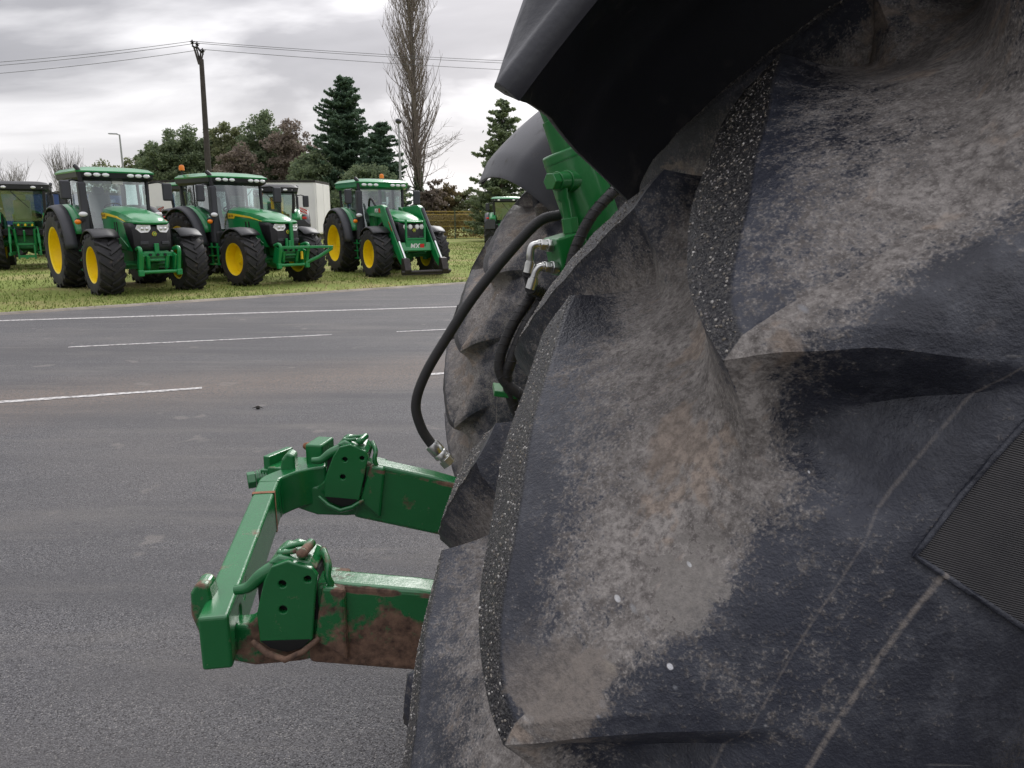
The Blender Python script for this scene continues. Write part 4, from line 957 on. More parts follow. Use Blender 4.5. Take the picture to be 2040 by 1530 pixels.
    for s in (-1, 1):
        if old:
            for yy in (.11, .26):
                mb = MB(); mb.ellipsoid((3.415-.12*(yy-.1), s*yy, 1.46), (.03, .07, .075), 14, 8); mb.build('headlight', M['lamp'], gr, 180)
        else:
            mb = MB(); q = [(3.447, .075, 1.555), (3.40, .335, 1.560), (3.36, .36, 1.47), (3.415, .28, 1.385), (3.452, .13, 1.395), (3.455, .07, 1.47)]
            mb.loft([[(x, s*y, z) for x, y, z in q], [(x-.05, s*y, z) for x, y, z in q]]); hl = mb.build('headlight', M['lamp'], gr, None, bevel=.006)
            for yy in (.15, .25):
                mb = MB(); mb.ellipsoid((3.452-.10*(yy-.1), s*yy, 1.475), (.012, .036, .036), 10, 6); mb.build('lamp_bowl', M['chrome'], hl, 180)
        mb = MB(); mb.box((3.44, s*.23, 1.16), (.03, .17, .07)); mb.build('lower_lamp', C_, gr, None, bevel=.01)
    mb = MB(); mb.lathe([(0, 3.452), (.05, 3.452), (.056, 3.446)], 'x', 6, (0, 0, 1.36)); bd = mb.build('badge', M['yellow2'], gr, None)
    mb = MB(); mb.lathe([(0, 3.456), (.044, 3.456), (.046, 3.450)], 'x', 6, (0, 0, 1.36)); mb.build('badge_field', G, bd, None)
    mb = MB(); mb.prism([(-.030, 1.342), (-.012, 1.356), (.006, 1.350), (.022, 1.336), (.016, 1.360), (.028, 1.378), (.014, 1.372), (-.004, 1.370), (-.020, 1.364)], 3.455, 3.460, 'x'); mb.build('badge_motif', M['yellow2'], bd, None)
    mb = MB(); mb.box((3.20, 0, .86), (.55, .56, .24)); mb.build('front_frame', M['green_cast'], root, None, bevel=.03)
    mb = MB(); mb.box((1.9, 0, 1.12), (1.1, .62, .30)); mb.build('engine', M['dark'], root, None)
    # ---- cab
    F0, F1, B0, B1 = 1.26, 1.10, -.52, -.62
    def post(p, q, r_, nm): m_ = MB(); m_.tube([p, Vector(p).lerp(Vector(q), .5)+Vector((.0, 0, 0)), q], r_, 8); return m_.build(nm, K, cab, 60)
    mb = MB(); mb.box((.36, 0, 1.24), (1.70, 1.30, .22)); cab = mb.build('cab', K, root, None, bevel=.03)
    for s in (-1, 1):
        post((F0, s*.66, 1.30), (F1, s*.74, 2.62), .045, 'front_pillar'); post((.30, s*.80, 1.55), (.25, s*.78, 2.62), .028, 'middle_pillar'); post((B0, s*.64, 1.45), (B1, s*.70, 2.62), .05, 'rear_pillar')
        mb = MB(); mb.loft([[(F0-.03, s*.68, 1.34), (.6, s*.81, 1.30), (.30, s*.81, 1.60), (B0+.03, s*.66, 1.62)], [(F1-.03, s*.75, 2.60), (.6, s*.80, 2.62), (.25, s*.79, 2.62), (B1+.03, s*.71, 2.60)]], cap=False, closed=False); mb.build('side_glass', M['glass'], cab, 60)
    cols_ = [-1, -.7, -.35, 0, .35, .7, 1]
    mb = MB(); mb.loft([[(F0+.10*(1-c*c), c*.64, 1.42) for c in cols_], [(F1+.10*(1-c*c), c*.72, 2.60) for c in cols_]], cap=False, closed=False); ws = mb.build('windscreen', M['glass'], cab, 60)
    mb = MB(); mb.loft([[(B0-.04*(1-c*c), c*.62, 1.62) for c in cols_], [(B1-.04*(1-c*c), c*.68, 2.60) for c in cols_]], cap=False, closed=False); mb.build('rear_glass', M['glass'], cab, 60)
    mb = MB(); mb.tube([(B1-.07, .25, 2.58), (B0-.09, -.22, 2.05)], .012, 6); mb.build('wiper', K, cab, 60)
    if sticker: mb = MB(); mb.box((F1+.125, .02, 2.55), (.006, .24, .08), rot=(0, R(-5), 0)); mb.build('sticker', M['white'], cab, None)
    # roof: black visor band with lamps, green cap above
    def ring(x0, x1, w, z, k=.12): return [(x0, -w+k, z), (x0+k, -w, z), (x1-k, -w, z), (x1, -w+k*1.5, z), (x1+.05, 0, z), (x1, w-k*1.5, z), (x1-k, w, z), (x0+k, w, z), (x0, w-k, z), (x0-.03, 0, z)]
    mb = MB(); mb.loft([ring(B1-.02, F1+.10, .80, 2.60), ring(B1-.10, F1+.24, .86, 2.66), ring(B1-.10, F1+.26, .87, 2.78), ring(B1-.06, F1+.20, .84, 2.80)]); roof = mb.build('roof', K if not old else G, root, 30)
    capm = K if black_roof else G
    mb = MB(); mb.loft([ring(B1-.08, F1+.27, .885, 2.775), ring(B1-.09, F1+.28, .89, 2.81), ring(B1, F1+.14, .80, 2.885), ring(B1+.2, F1-.1, .58, 2.925)]); mb.build('roof_cap', capm, roof, 40)
    for y in (-.66, -.47, -.28, .28, .47, .66):
        x = F1+.262+.05*(1-abs(y)/.69)+.004; oval('work_lamp', (x, y, 2.72), (.035, .085, .046), M['lamp'], roof)
    for y in (-.66, -.42, .42, .66): oval('work_lamp', (B1-.115+.04*(abs(y) > .5), y, 2.72), (.03, .08, .042), M['lamp'], roof)
    if beacon:
        mb = MB(); mb.cyl((-.45, beacon*.72, 2.82), (-.45, beacon*.72, 3.02), .022, 8); bs = mb.build('beacon_stem', K, roof, 40)
        mb = MB(); mb.lathe([(.0, .15), (.055, .14), (.075, .09), (.075, .0), (.0, .0)], 'z', 14, (-.45, beacon*.72, 3.02)); mb.build('beacon', M['orange'], bs, 50)
    # interior
    mb = MB(); mb.box((.02, 0, 1.62), (.50, .52, .16)); mb.build('seat', M['seat'], cab, None, bevel=.05, seg=3)
    mb = MB(); mb.box((-.24, 0, 1.98), (.15, .50, .66), rot=(0, R(-8), 0)); mb.box((-.30, 0, 2.40), (.10, .28, .18)); mb.build('backrest', M['seat'], cab, None, bevel=.05, seg=3)
    mb = MB(); mb.box((1.02, 0, 1.60), (.28, .42, .62), taper=.7); mb.build('dashboard', M['cabdark'], cab, None, bevel=.06)
    mb = MB(); mb.lathe([(.19+.018*math.cos(2*PI*k/8), .018*math.sin(2*PI*k/8)) for k in range(8)], 'z', 24, closed=True); mb.cyl((0, 0, 0), (.19, 0, 0), .014, 6); mb.cyl((0, 0, 0), (-.13, .14, 0), .014, 6); mb.cyl((0, 0, 0), (-.13, -.14, 0), .014, 6); mb.cyl((0, 0, .0), (.1, 0, -.35), .03, 8)
    sw = mb.build('steering_wheel', K, cab, 60); sw.location = (.72, 0, 1.98); sw.rotation_euler = (0, R(-28), 0)
    mb = MB(); mb.box((.12, -.42, 1.80), (.60, .20, .14)); mb.build('armrest', M['cabdark'], cab, None, bevel=.03)
    # ---- exhaust, mirrors, lamps
    mb = MB(); mb.box((1.24, -.80, 1.80), (.20, .17, 1.50)); mb.build('exhaust_shroud', C_, root, None, bevel=.04, seg=3)
    mb = MB(); mb.tube(smooth_path([(1.24, -.80, 2.5), (1.24, -.80, 2.72), (1.22, -.82, 2.84), (1.14, -.86, 2.92)], 4), .055, 12); mb.build('exhaust_pipe', K, root, 60)
    for s in (-1, 1):
        mb = MB(); mb.box((1.28, s*1.16, 2.36), (.11, .23, .44), rot=(0, 0, s*R(-10))); mr_ = mb.build('mirror', C_, root, None, bevel=.04, seg=3)
        mb = MB(); mb.tube([(1.12, s*.76, 2.56), (1.20, s*.98, 2.60), (1.26, s*1.14, 2.56)], .02, 6); mb.build('mirror_arm', K, mr_, 60)
        mb = MB(); mb.box((1.28, s*.90, 1.66), (.12, .22, .10)); lb = mb.build('lamp_bracket', K, root, None, bevel=.02)
        mb = MB(); mb.ellipsoid((1.37, s*.86, 1.80), (.05, .10, .06), 12, 8); mb.build('side_lamp', M['lamp'], lb, 180)
        mb = MB(); mb.ellipsoid((1.36, s*.99, 1.62), (.05, .075, .06), 12, 8); mb.build('indicator', M['orange'], lb, 180)
    # ---- rear mudguards: green inner shell and charcoal outer lip with rear face
    for s in (-1, 1):
        c = (0, 0, Rr*.965); pr = [(s*.60, 1.12), (s*.80, 1.13), (s*.99, 1.10)]
        fo = thick(arc_shell(pr, 22, 146, c).build('rear_mudguard', G, root, 50), .02)
        lp = [(s*.985, 1.115), (s*1.10, 1.105), (s*1.20, 1.075), (s*1.235, 1.03)]
        thick(arc_shell(lp, 4, 150, c, 24).build('mudguard_lip', C_, fo, 50), .02)
        mb = MB(); mb.prism([(s*.62, 1.12), (s*1.22, 1.10), (s*1.20, 1.52), (s*1.05, 1.66), (s*.62, 1.66)], -1.02, -.97, 'x'); mb.build('rear_panel', C_, fo, None, bevel=.02)
        mb = MB(); mb.box((-1.0, s*.78, 1.70), (.08, .24, .10)); mb.build('mudguard_top', G, fo, None, bevel=.02)
        mb = MB(); mb.box((-.99, s*1.04, 1.72), (.07, .16, .09)); mb.build('tail_lamp', M['red'], fo, None, bevel=.02)
        mb = MB(); mb.prism([(.05, 1.10), (.80, 1.12), (.70, 1.62), (.35, 1.95), (.05, 2.0)], s*.60, s*.635); mb.build('mudguard_wall', G, fo, None)
        # front mudguard
        ff = thick(arc_shell([(s*.66, .755), (s*.93, .775), (s*1.17, .755), (s*1.20, .72)], 50, 140, (WB-.02, 0, Rf*.965+.03)).build('front_mudguard', K, root, 50), .02)
        mb = MB(); mb.box((WB-.10, s*.62, 1.20), (.06, .10, .55)); mb.build('mudguard_stay', K, ff, None)
        # tank and steps
        mb = MB(); mb.box((1.02, s*.66, 1.06), (.72, .36, .62)); mb.build('fuel_tank', K, root, None, bevel=.06, seg=3)
        mb = MB()
        for x in (1.14, 1.42): mb.prism([(x-.03, 1.05), (x+.03, 1.05), (x+.05, .46), (x-.01, .46)], s*.86, s*.90)
        ld = mb.build('step_frame', G, root, None, bevel=.006)
        for z in (.49, .72, .95): mb = MB(); mb.box((1.29, s*.90, z), (.30, .16, .03)); mb.build('step', G, ld, None)
    # ---- three point linkage at the rear
    if rear:
        GC = M['green_cast']
        for s in (-1, 1):
            mb = MB(); mb.hexa([(-.35, s*.30-.03, .52), (-1.30, s*.44-.03, .50), (-1.30, s*.44+.03, .50), (-.35, s*.30+.03, .52), (-.35, s*.30-.03, .63), (-1.30, s*.44-.03, .60), (-1.30, s*.44+.03, .60), (-.35, s*.30+.03, .63)]); mb.build('lower_link', GC, root, None)
            mb = MB(); mb.hexa([(-.38, s*.34-.03, 1.30), (-.90, s*.40-.03, 1.36), (-.90, s*.40+.03, 1.36), (-.38, s*.34+.03, 1.30), (-.38, s*.34-.03, 1.44), (-.90, s*.40-.03, 1.44), (-.90, s*.40+.03, 1.44), (-.38, s*.34+.03, 1.44)]); mb.build('lift_arm', GC, root, None)
            mb = MB(); mb.cyl((-.88, s*.41, 1.38), (-1.0, s*.43, .58), .028, 8); mb.cyl((-.90, s*.41, 1.20), (-.95, s*.42, .9), .045, 8); mb.build('lift_rod', G, root, 50)
            mb = MB(); mb.cyl((-.50, s*.26, .62), (-.62, s*.30, 1.36), .05, 10); mb.build('lift_ram', G, root, 50)
        mb = MB(); mb.cyl((-.48, .0, 1.18), (-.80, .0, 1.30), .03, 8); mb.cyl((-.8, 0, 1.30), (-.70, .02, .95), .035, 8); mb.build('top_link', G, root, 50)
        mb = MB(); mb.box((-.52, 0, 1.50), (.14, .62, .18)); vb = mb.build('spool_valve', GC, root, None, bevel=.02)
        for k in range(6): mb = MB(); mb.cyl((-.60, -.25+.10*k, 1.50), (-.69, -.25+.10*k, 1.48), .032, 10); mb.build('coupler', M['steel_dark'] if k % 2 else M['yellow2'], vb, 40)
        mb = MB()
        for y in (-.24, .24): mb.box((-.70, y, .62), (.10, .05, .52))
        mb.box((-.72, 0, .86), (.06, .50, .05)); mb.box((-.72, 0, .45), (.10, .46, .08)); mb.box((-.80, 0, .40), (.35, .08, .05)); mb.build('pick_up_frame', G, root, None)
    # ---- front linkage
    if front_hitch == 'arms':
        for s in (-1, 1):
            mb = MB(); mb.tube(smooth_path([(3.42, s*.40, 1.02), (3.62, s*.42, 1.06), (3.70, s*.42, .98), (3.62, s*.42, .70), (3.58, s*.42, .50)], 4), .045, 8); mb.build('front_link', G, root, 60)
            mb = MB(); mb.box((3.45, s*.36, .74), (.30, .05, .42), rot=(0, R(20), 0)); mb.build('link_plate', G, root, None, bevel=.01)
            mb = MB(); mb.cyl((3.44, s*.20, .60), (3.52, s*.22, .88), .05, 10); mb.cyl((3.44, s*.20, .58), (3.42, s*.20, .50), .03, 8); mb.build('front_ram', G, root, 50)
            mb = MB(); mb.box((3.60, s*.42, .50), (.10, .12, .14)); mb.build('ball_hook', G, root, None, bevel=.02)
        mb = MB(); mb.cyl((3.58, -.46, .52), (3.58, .46, .52), .04, 10); mb.build('cross_shaft', G, root, 50)
        mb = MB(); mb.box((3.46, 0, .90), (.10, .70, .10)); mb.box((3.47, 0, .78), (.06, .50, .05)); mb.box((3.50, 0, 1.02), (.06, .10, .26)); mb.build('hitch_head', G, root, None, bevel=.012)
        for y in (-.16, 0, .16): mb = MB(); mb.cyl((3.50, y, .90), (3.56, y, .90), .03, 10); mb.build('coupler', M['dark'], root, 40)
    if fold:
        mb = MB(); mb.hexa([(3.52, -.34, .94), (3.60, -.34, .94), (4.02, .98, .94), (3.94, 1.02, .94), (3.52, -.34, 1.01), (3.60, -.34, 1.01), (4.02, .98, 1.00), (3.94, 1.02, 1.00)]); mb.build('folded_beam', G, root, None, bevel=.01)
        mb = MB(); mb.tube([(3.60, .40, .56), (3.78, .70, .72), (3.98, .98, .94)], .045, 8); mb.build('folded_arm', G, root, 60)
        mb = MB(); mb.box((3.50, .06, 1.30), (.06, .09, .62)); mb.box((3.50, -.10, 1.05), (.06, .05, .30)); mb.build('top_link_holder', G, root, None, bevel=.01)
        mb = MB(); mb.cyl((3.62, .26, .66), (3.62, .26, .86), .035, 10); mb.build('marker_tube', M['yellow2'], root, 50)
    if sign:
        warning_board(root, (-.86, sign*1.02, 1.98))
    if loader: build_loader(root)
    return root
def warning_board(root, c, face=-1):
    mb = MB(); mb.box((c[0], c[1], c[2]), (.012, .26, .26)); bd = mb.build('warning_board', M['white'], root, None)
    for k in (-1, 0, 1):
        o = k*.12; poly = []
        for (y, z) in ((-.13, o-.13-.03), (-.13, o-.13+.035), (.13, o+.13+.035), (.13, o+.13-.03)): poly.append((c[1]+y, c[2]+max(-.129, min(.129, z))))
        for xx in (-.010, .008): mb = MB(); mb.prism(poly, c[0]+xx, c[0]+xx+.002, 'x'); mb.build('red_stripe', M['red'], bd, None)
def build_loader(root):
    G = M['green']
    M['silver'] = M['chrome']
    for s in (-1, 1):
        y0, y1 = s*.58-.07, s*.58+.07
        mb = MB(); mb.prism([(1.55, 1.05), (1.85, 1.05), (1.78, 1.75), (1.62, 2.02), (1.40, 2.06), (1.42, 1.7)], s*.50-.06, s*.50+.06); mb.build('loader_mast', M['green_cast'], root, None, bevel=.015)
        arm = [(1.45, 1.93), (1.55, 2.05), (2.60, 2.10), (2.78, 2.04), (2.92, 1.86), (4.02, .52), (4.06, .38), (3.92, .34), (3.74, .46), (2.70, 1.50), (2.50, 1.72), (1.6, 1.78)]
        mb = MB(); mb.prism(arm, y0, y1); a = mb.build('loader_arm', G, root, None, bevel=.02)
        mb = MB(); mb.cyl((2.86, s*.58, 2.0), (3.62, s*.58, 1.06), .050, 12); mb.build('ram_barrel', M['charcoal'], root, 50)
        mb = MB(); mb.cyl((3.60, s*.58, 1.08), (4.06, s*.58, .52), .028, 12); mb.build('ram_rod', M['chrome'], root, 50)
        mb = MB(); mb.cyl((1.75, s*.56, 1.30), (2.55, s*.58, 1.58), .05, 10); mb.build('lift_ram', M['black'], root, 50)
        mb = MB(); mb.prism([(3.95, .18), (4.22, .14), (4.26, .26), (4.14, .58), (4.0, .60)], s*.60-.10, s*.60+.10); mb.build('tool_carrier_cheek', M['steel_dark'], root, None, bevel=.015)
        # decals on the outer flank
        mb = MB()
        for k in range(4): x = 3.05+.045*k; mb.prism([(x, 1.62-.055*k), (x+.06, 1.60-.055*k), (x+.15, 1.50-.055*k), (x+.09, 1.515-.055*k)], s*.58+s*.0705, s*.58+s*.074)
        mb.build('red_chevron', M['red'], a, None)
        text_mesh('MX', .17, M['white'], a, (2.22, s*.6535, 1.93), (PI/2, 0, 0 if s < 0 else PI), .002, 'lettering', .15, .004)
        mb = MB(); mb.box((2.45, s*.653, 1.93), (.11, .004, .13)); mb.build('logo_patch', M['red'], a, None)
    mb = MB(); mb.box((3.50, 0, .88), (.10, 1.02, .26), rot=(0, R(-20), 0)); cb = mb.build('cross_beam', G, root, None, bevel=.02)
    text_mesh('MX', .20, M['white'], cb, (3.558, -.05, .90), (PI/2, R(0), PI/2), .003, 'lettering', .18, .006)
    mb = MB(); mb.box((3.556, .19, .90), (.008, .13, .14)); mb.build('logo_patch', M['red'], cb, None)
    mb = MB(); mb.cyl((4.18, -.78, .20), (4.18, .78, .20), .05, 10); mb.box((4.14, 0, .14), (.10, 1.5, .05)); mb.build('tool_carrier', M['steel_dark'], root, 40)
    mb = MB(); mb.tube(smooth_path([(1.5, -.5, 1.6), (1.6, -.62, 2.1), (1.85, -.66, 2.3), (2.05, -.6, 2.08)], 5), .035, 8); mb.build('loader_hose', M['black'], root, 60)
    mb = MB()
    for s in (-1, 1): mb.box((3.52, s*.30, 1.20), (.05, .05, .95))
    mb.box((3.52, 0, 1.12), (.05, .62, .05)); mb.box((3.52, 0, .98), (.06, .64, .20)); mb.build('front_guard', G, root, None)
HD = R(-42)
def root_from_front(px, py, head, side=-1):
    """front axle wheel on `side` stands at px, py -> rear axle centre"""
    f = Vector((math.cos(head), math.sin(head), 0)); l = Vector((-f.y, f.x, 0)); return Vector((px, py, 0))-f*WB*SC-l*(side*.93*SC)
def from_camera_rear(px, py): return Vector((px, py, 0))
GRP = None
tractor(root_from_front(-8.72, 16.25, R(-46)), R(-46), 'leftmost tractor facing the yard with arched front linkage arms, no beacon', sticker=True, beacon=0)
tractor(root_from_front(-6.55, 18.55, R(-40)), R(-40), 'tractor with folded front linkage beam and orange beacon, between two yellow-wheeled tractors', fold=True, beacon=-1)
tractor(root_from_front(-3.80, 21.35, R(-57)), R(-57), 'tractor with a green front loader lowered to the grass', front_hitch='none', loader=True, old=True, beacon=1, model=False)
tractor(Vector((-15.75, 24.9, 0)), R(118), 'tractor at the left picture edge seen from behind', black_roof=True)
tractor(Vector((-10.15, 25.2, 0)), R(-42), 'tractor mostly hidden behind, red and white warning board on its mudguard', beacon=0, sign=-1)
tractor(Vector((-8.35, 27.2, 0)), R(106), 'tractor turned away, its grey mudguard showing beside the white trailer', beacon=1, sign=-1, black_roof=True)
tractor(Vector((-.30, 42.0, 0)), R(89), 'distant tractor seen from behind under the far mudguard', beacon=0)
# ================================================================== BEHIND: trailers, fence, poles, trees
def van_body(name, label, cat, c, d, mat, trim, rz=0):
    root = empty(name, (c[0], c[1], 0), rz); tag(root, label, cat)
    L_, W_, z0, z1 = d
    mb = MB(); mb.box((0, 0, (z0+z1)/2), (L_, W_, z1-z0)); bo = mb.build('box_body', mat, root, None, bevel=.03)
    n = max(2, int(L_/2.6))
    for k in range(n+1):
        x = -L_/2+.05+(L_-.1)*k/n; mb = MB(); mb.box((x, -W_/2-.012, (z0+z1)/2), (.05, .024, z1-z0-.1)); mb.build('side_rib', mat, bo, None)
    mb = MB(); mb.box((0, 0, z1+.02), (L_+.04, W_+.04, .09)); mb.build('roof_rail', trim, bo, None)
    mb = MB(); mb.box((0, 0, z0-.12), (L_*.96, .9, .22)); mb.build('frame', M['steel_dark'], root, None)
    for x in (-L_*.30, -L_*.30+1.15, L_*.36):
        for s in (-1, 1):
            mb = MB(); mb.lathe([(.25, -.13), (.46, -.13), (.5, -.08), (.5, .08), (.46, .13), (.25, .13)], 'y', 20, (x, s*(W_/2-.22), .5)); mb.build('wheel', M['tyre_far'], root, 40)
    for s in (-1, 1): mb = MB(); mb.box((L_/2+.014, s*W_*.25, (z0+z1)/2), (.03, W_*.47, z1-z0-.12)); dr = mb.build('rear_door', mat, bo, None, bevel=.01)
    return root
M['trailer_white'] = simple('trailer_white', (.80, .78, .78), .55, var=.05, vscale=1.2)
M['trailer_blue'] = simple('trailer_blue', (.035, .070, .22), .5, var=.08, vscale=1.2)
van_body('box_trailer', 'white box trailer behind the parked tractors, its end doors beside the trees', 'trailer', (-11.9, 33.2), (7.6, 2.4, .95, 3.07), M['trailer_white'], M['steel_dark'])
van_body('box_trailer', 'blue box trailer half hidden behind the two leftmost tractors', 'trailer', (-20.4, 33.5), (6.0, 2.4, .9, 2.62), M['trailer_blue'], M['steel_dark'])
# ---- mesh fence with green posts
M['fence_yellow'] = simple('fence_wire_yellow', (.42, .30, .05), .5)
M['fence_green'] = simple('fence_post_green', (.035, .075, .060), .5)
def fence():
    root = empty('mesh_fence', (-4.5, 61.5, 0)); tag(root, 'yellow wire mesh fence with green posts across the field', 'fence')
    for k in range(-6, 7):
        x = -.05+2.5*k
        mb = MB(); mb.box((x, -.05, 1.12), (.075, .06, 2.24)); mb.build('post', M['fence_green'], root, None)
        mb = MB()
        for z in (.12, .55, 1.0, 1.45, 1.9, 2.14): mb.cyl((x+.03, 0, z), (x+2.47, 0, z), .011, 4)
        for z in (.14, .98, 1.92, 2.16): mb.cyl((x+.03, .02, z), (x+2.47, .02, z), .014, 4)
        for j in range(31): xx = x+.05+j*.08; mb.cyl((xx, .0, .08), (xx, .0, 2.18), .006, 3)
        mb.build('wire_panel', M['fence_yellow'], root, None)
fence()
# ---- overhead line pole
M['pole'] = simple('tarred_wood_pole', (.050, .042, .038), .85, var=.3, vscale=4, bump=.3, bscale=12)
M['pole_iron'] = simple('pole_ironwork', (.030, .028, .028), .6)
M['insul'] = simple('insulator_glass', (.020, .018, .018), .25)
M['wire'] = simple('line_wire', (.055, .055, .058), .5)
def ray_at(u, v, y):
    p = PITCH; xx = (u-1020)/1500; yy = (765-v)/1500
    d = Vector((xx, math.cos(p)+yy*math.sin(p), -math.sin(p)+yy*math.cos(p))); t = y/d.y; return Vector((0, 0, HC))+d*t
YP = 45.
def pole():
    base = ray_at(417, 400, YP); base.z = 0
    fork = ray_at(401, 118, YP); root = empty('power_pole', base); tag(root, 'tarred power line pole with three insulators on a forked head', 'pole')
    L = lambda p: p-base
    mb = MB(); mb.tube([Vector((.02, 0, -.1)), L(fork)*.5, L(fork)], [.20, .165, .125], 14); mb.build('mast', M['pole'], root, 60)
    mb = MB(); mb.tube([L(ray_at(397, 128, YP-.1)), L(ray_at(386, 93, YP-.1))], [.07, .05], 8); mb.tube([L(ray_at(399, 122, YP)), L(ray_at(391, 95, YP))], [.05, .04], 8)
    mb.tube([L(ray_at(399, 118, YP)), L(ray_at(400, 104, YP))], [.06, .04], 8); mb.tube([L(ray_at(401, 122, YP)), L(ray_at(404.5, 105, YP))], [.05, .035], 8); mb.build('fork', M['pole'], root, 60)
    mb = MB(); mb.tube([L(ray_at(383, 91, YP-.1)), L(ray_at(388, 94.5, YP-.1)), L(ray_at(393, 93.5, YP-.1)), L(ray_at(400, 103, YP-.1)), L(ray_at(405, 106, YP-.1))], .06, 6); mb.build('cross_iron', M['pole_iron'], root, 60)
    for (u, v) in ((383, 83), (392.5, 87), (404, 99.5)):
        c = L(ray_at(u, v, YP-.1)); mb = MB()
        mb.lathe([(.0, .10), (.05, .09), (.06, .05), (.16, .0), (.05, -.03), (.11, -.09), (.04, -.12), (.03, -.26), (.0, -.26)], 'z', 12, tuple(c)); mb.build('insulator', M['insul'], root, 60)
    return root
pole()
def cable(a, b2, sag, name, label):
    pts = [a.lerp(b2, k/24)-Vector((0, 0, sag*4*(k/24)*(1-k/24))) for k in range(25)]
    mb = MB(); mb.tube(pts, .013, 4, False); tag(mb.build(name, M['wire'], None, 60, fix=False), label, 'wire')
for (u, v), (lu, lv), (ru, rv), nm in (((383, 82), (-500, 138), (1700, 128), ('topmost', 'topmost')), ((392.5, 86), (-500, 147), (1700, 134), ('middle', 'middle')), ((404, 98.5), (-500, 166), (1700, 149), ('lowest', 'lowest'))):
    c = ray_at(u, v, YP-.1)
    cable(c, ray_at(lu, lv, 52.), .5, 'power_wire', nm[0]+' of the three wires left of the power pole')
    cable(c, ray_at(ru, rv, 72.), .6, 'power_wire', nm[1]+' of the three wires right of the power pole')
M['galv'] = simple('galvanised_post', (.30, .31, .32), .5)
def lamp_post(name, label, u, vtop, y, arm):
    b = ray_at(u, 400, y); b.z = 0; top = ray_at(u, vtop, y)
    root = empty(name, b); tag(root, label, 'lamp post'); h = top.z
    mb = MB(); mb.tube([(0, 0, 0), (0, 0, h*.6), (0, 0, h)], [.085, .07, .045], 10); mb.build('post', M['galv'], root, 60)
    if arm:
        mb = MB(); mb.tube([(0, 0, h-.03), (-.2, 0, h+.03)], .03, 8); mb.build('arm', M['galv'], root, 60)
        mb = MB(); mb.hexa([(-.68, -.12, h+.02), (-.12, -.09, h+.0), (-.12, .09, h+.0), (-.68, .12, h+.02), (-.66, -.10, h+.09), (-.12, -.06, h+.08), (-.12, .06, h+.08), (-.66, .10, h+.09)]); mb.build('lamp_head', M['galv'], root, None, bevel=.02)
    else:
        mb = MB(); mb.ellipsoid((0, -.1, h+.12), (.19, .3, .16), 12, 8); mb.build('lamp_head', M['charcoal'], root, 180)
    return root
lamp_post('lamp_post', 'slender lamp post with a flat head left of the power pole', 252, 268, 50., True)
lamp_post('lamp_post', 'thin grey lamp post with a round head beside the poplar', 799, 246, 47., False)
# ---- trees
def leaf_mat(name, a, b2, tr=.4):
    m, t, b, L = mat_new(name); at = N(t, 'ShaderNodeAttribute', attribute_name='tint')
    mx = N(t, 'ShaderNodeMix', data_type='RGBA', inp={6: (*a, 1), 7: (*b2, 1)}); L(at.outputs['Fac'], mx.inputs[0]); L(mx.outputs[2], b.inputs['Base Color'])
    b.inputs['Roughness'].default_value = .7; b.inputs['Specular IOR Level'].default_value = .25
    tl = N(t, 'ShaderNodeBsdfTranslucent'); L(mx.outputs[2], tl.inputs[0]); ms = N(t, 'ShaderNodeMixShader', inp={0: tr}); L(b.outputs[0], ms.inputs[1]); L(tl.outputs[0], ms.inputs[2]); L(ms.outputs[0], t.nodes['Material Output'].inputs[0])
    return m
M['lf_oak'] = leaf_mat('evergreen_oak_leaves', (.120, .165, .100), (.235, .285, .155))
M['lf_oak2'] = leaf_mat('olive_green_leaves', (.13, .155, .082), (.25, .265, .135))
M['lf_red'] = leaf_mat('russet_leaves', (.175, .140, .115), (.30, .25, .205))
M['lf_con'] = leaf_mat('conifer_needles', (.066, .118, .078), (.135, .205, .130))
M['lf_brown'] = leaf_mat('brown_hedge_leaves', (.12, .095, .048), (.20, .155, .075))
M['bark'] = simple('tree_bark', (.085, .070, .058), .9, var=.3, vscale=3)
M['bark_grey'] = simple('poplar_bark', (.120, .105, .088), .9, var=.3, vscale=2)
M['twig'] = simple('bare_twigs', (.20, .165, .142), .9)
M['twig_far'] = simple('far_bare_twigs', (.17, .155, .15), .9)
def leaves(P, size, nrm_up, mat, parent, rng, name='crown', tint=None):
    c = len(P); s = rng.uniform(.6, 1.4, c)*size
    n = rng.normal(0, 1, (c, 3)); n[:, 2] += nrm_up; n /= np.linalg.norm(n, axis=1)[:, None]
    a = np.cross(n, rng.normal(0, 1, (c, 3))); a /= np.linalg.norm(a, axis=1)[:, None]; b2 = np.cross(n, a)
    q = np.stack([P-a*s[:, None], P+b2*(s*.55)[:, None]+n*(s*.15)[:, None], P+a*s[:, None], P-b2*(s*.55)[:, None]-n*(s*.1)[:, None]], 1)
    tn = np.repeat(rng.random(c) if tint is None else tint, 4)
    return np_mesh(name, q.reshape(-1, 3), np.arange(c*4).reshape(-1, 4), mat, parent, False, {'tint': tn})
def limbs(parent, base, h, spread, rng, n=9, r0=.22, mat='bark'):
    mb = MB(); mb.tube([(0, 0, 0), (rng.uniform(-.15, .15), 0, h*.35), (rng.uniform(-.3, .3), 0, h*.75)], [r0, r0*.75, r0*.3], 8)
    ends = []
    for k in range(n):
        a = rng.uniform(0, 2*PI); z0 = h*rng.uniform(.2, .6); e = np.array([math.cos(a)*spread*rng.uniform(.5, .9), math.sin(a)*spread*rng.uniform(.5, .9), z0+h*rng.uniform(.12, .35)])
        mb.tube([(0, 0, z0), (e[0]*.5, e[1]*.5, z0+(e[2]-z0)*.6), tuple(e)], [r0*.35, r0*.22, r0*.08], 6); ends.append(e)
    return mb.build('trunk', M[mat], parent, 60)
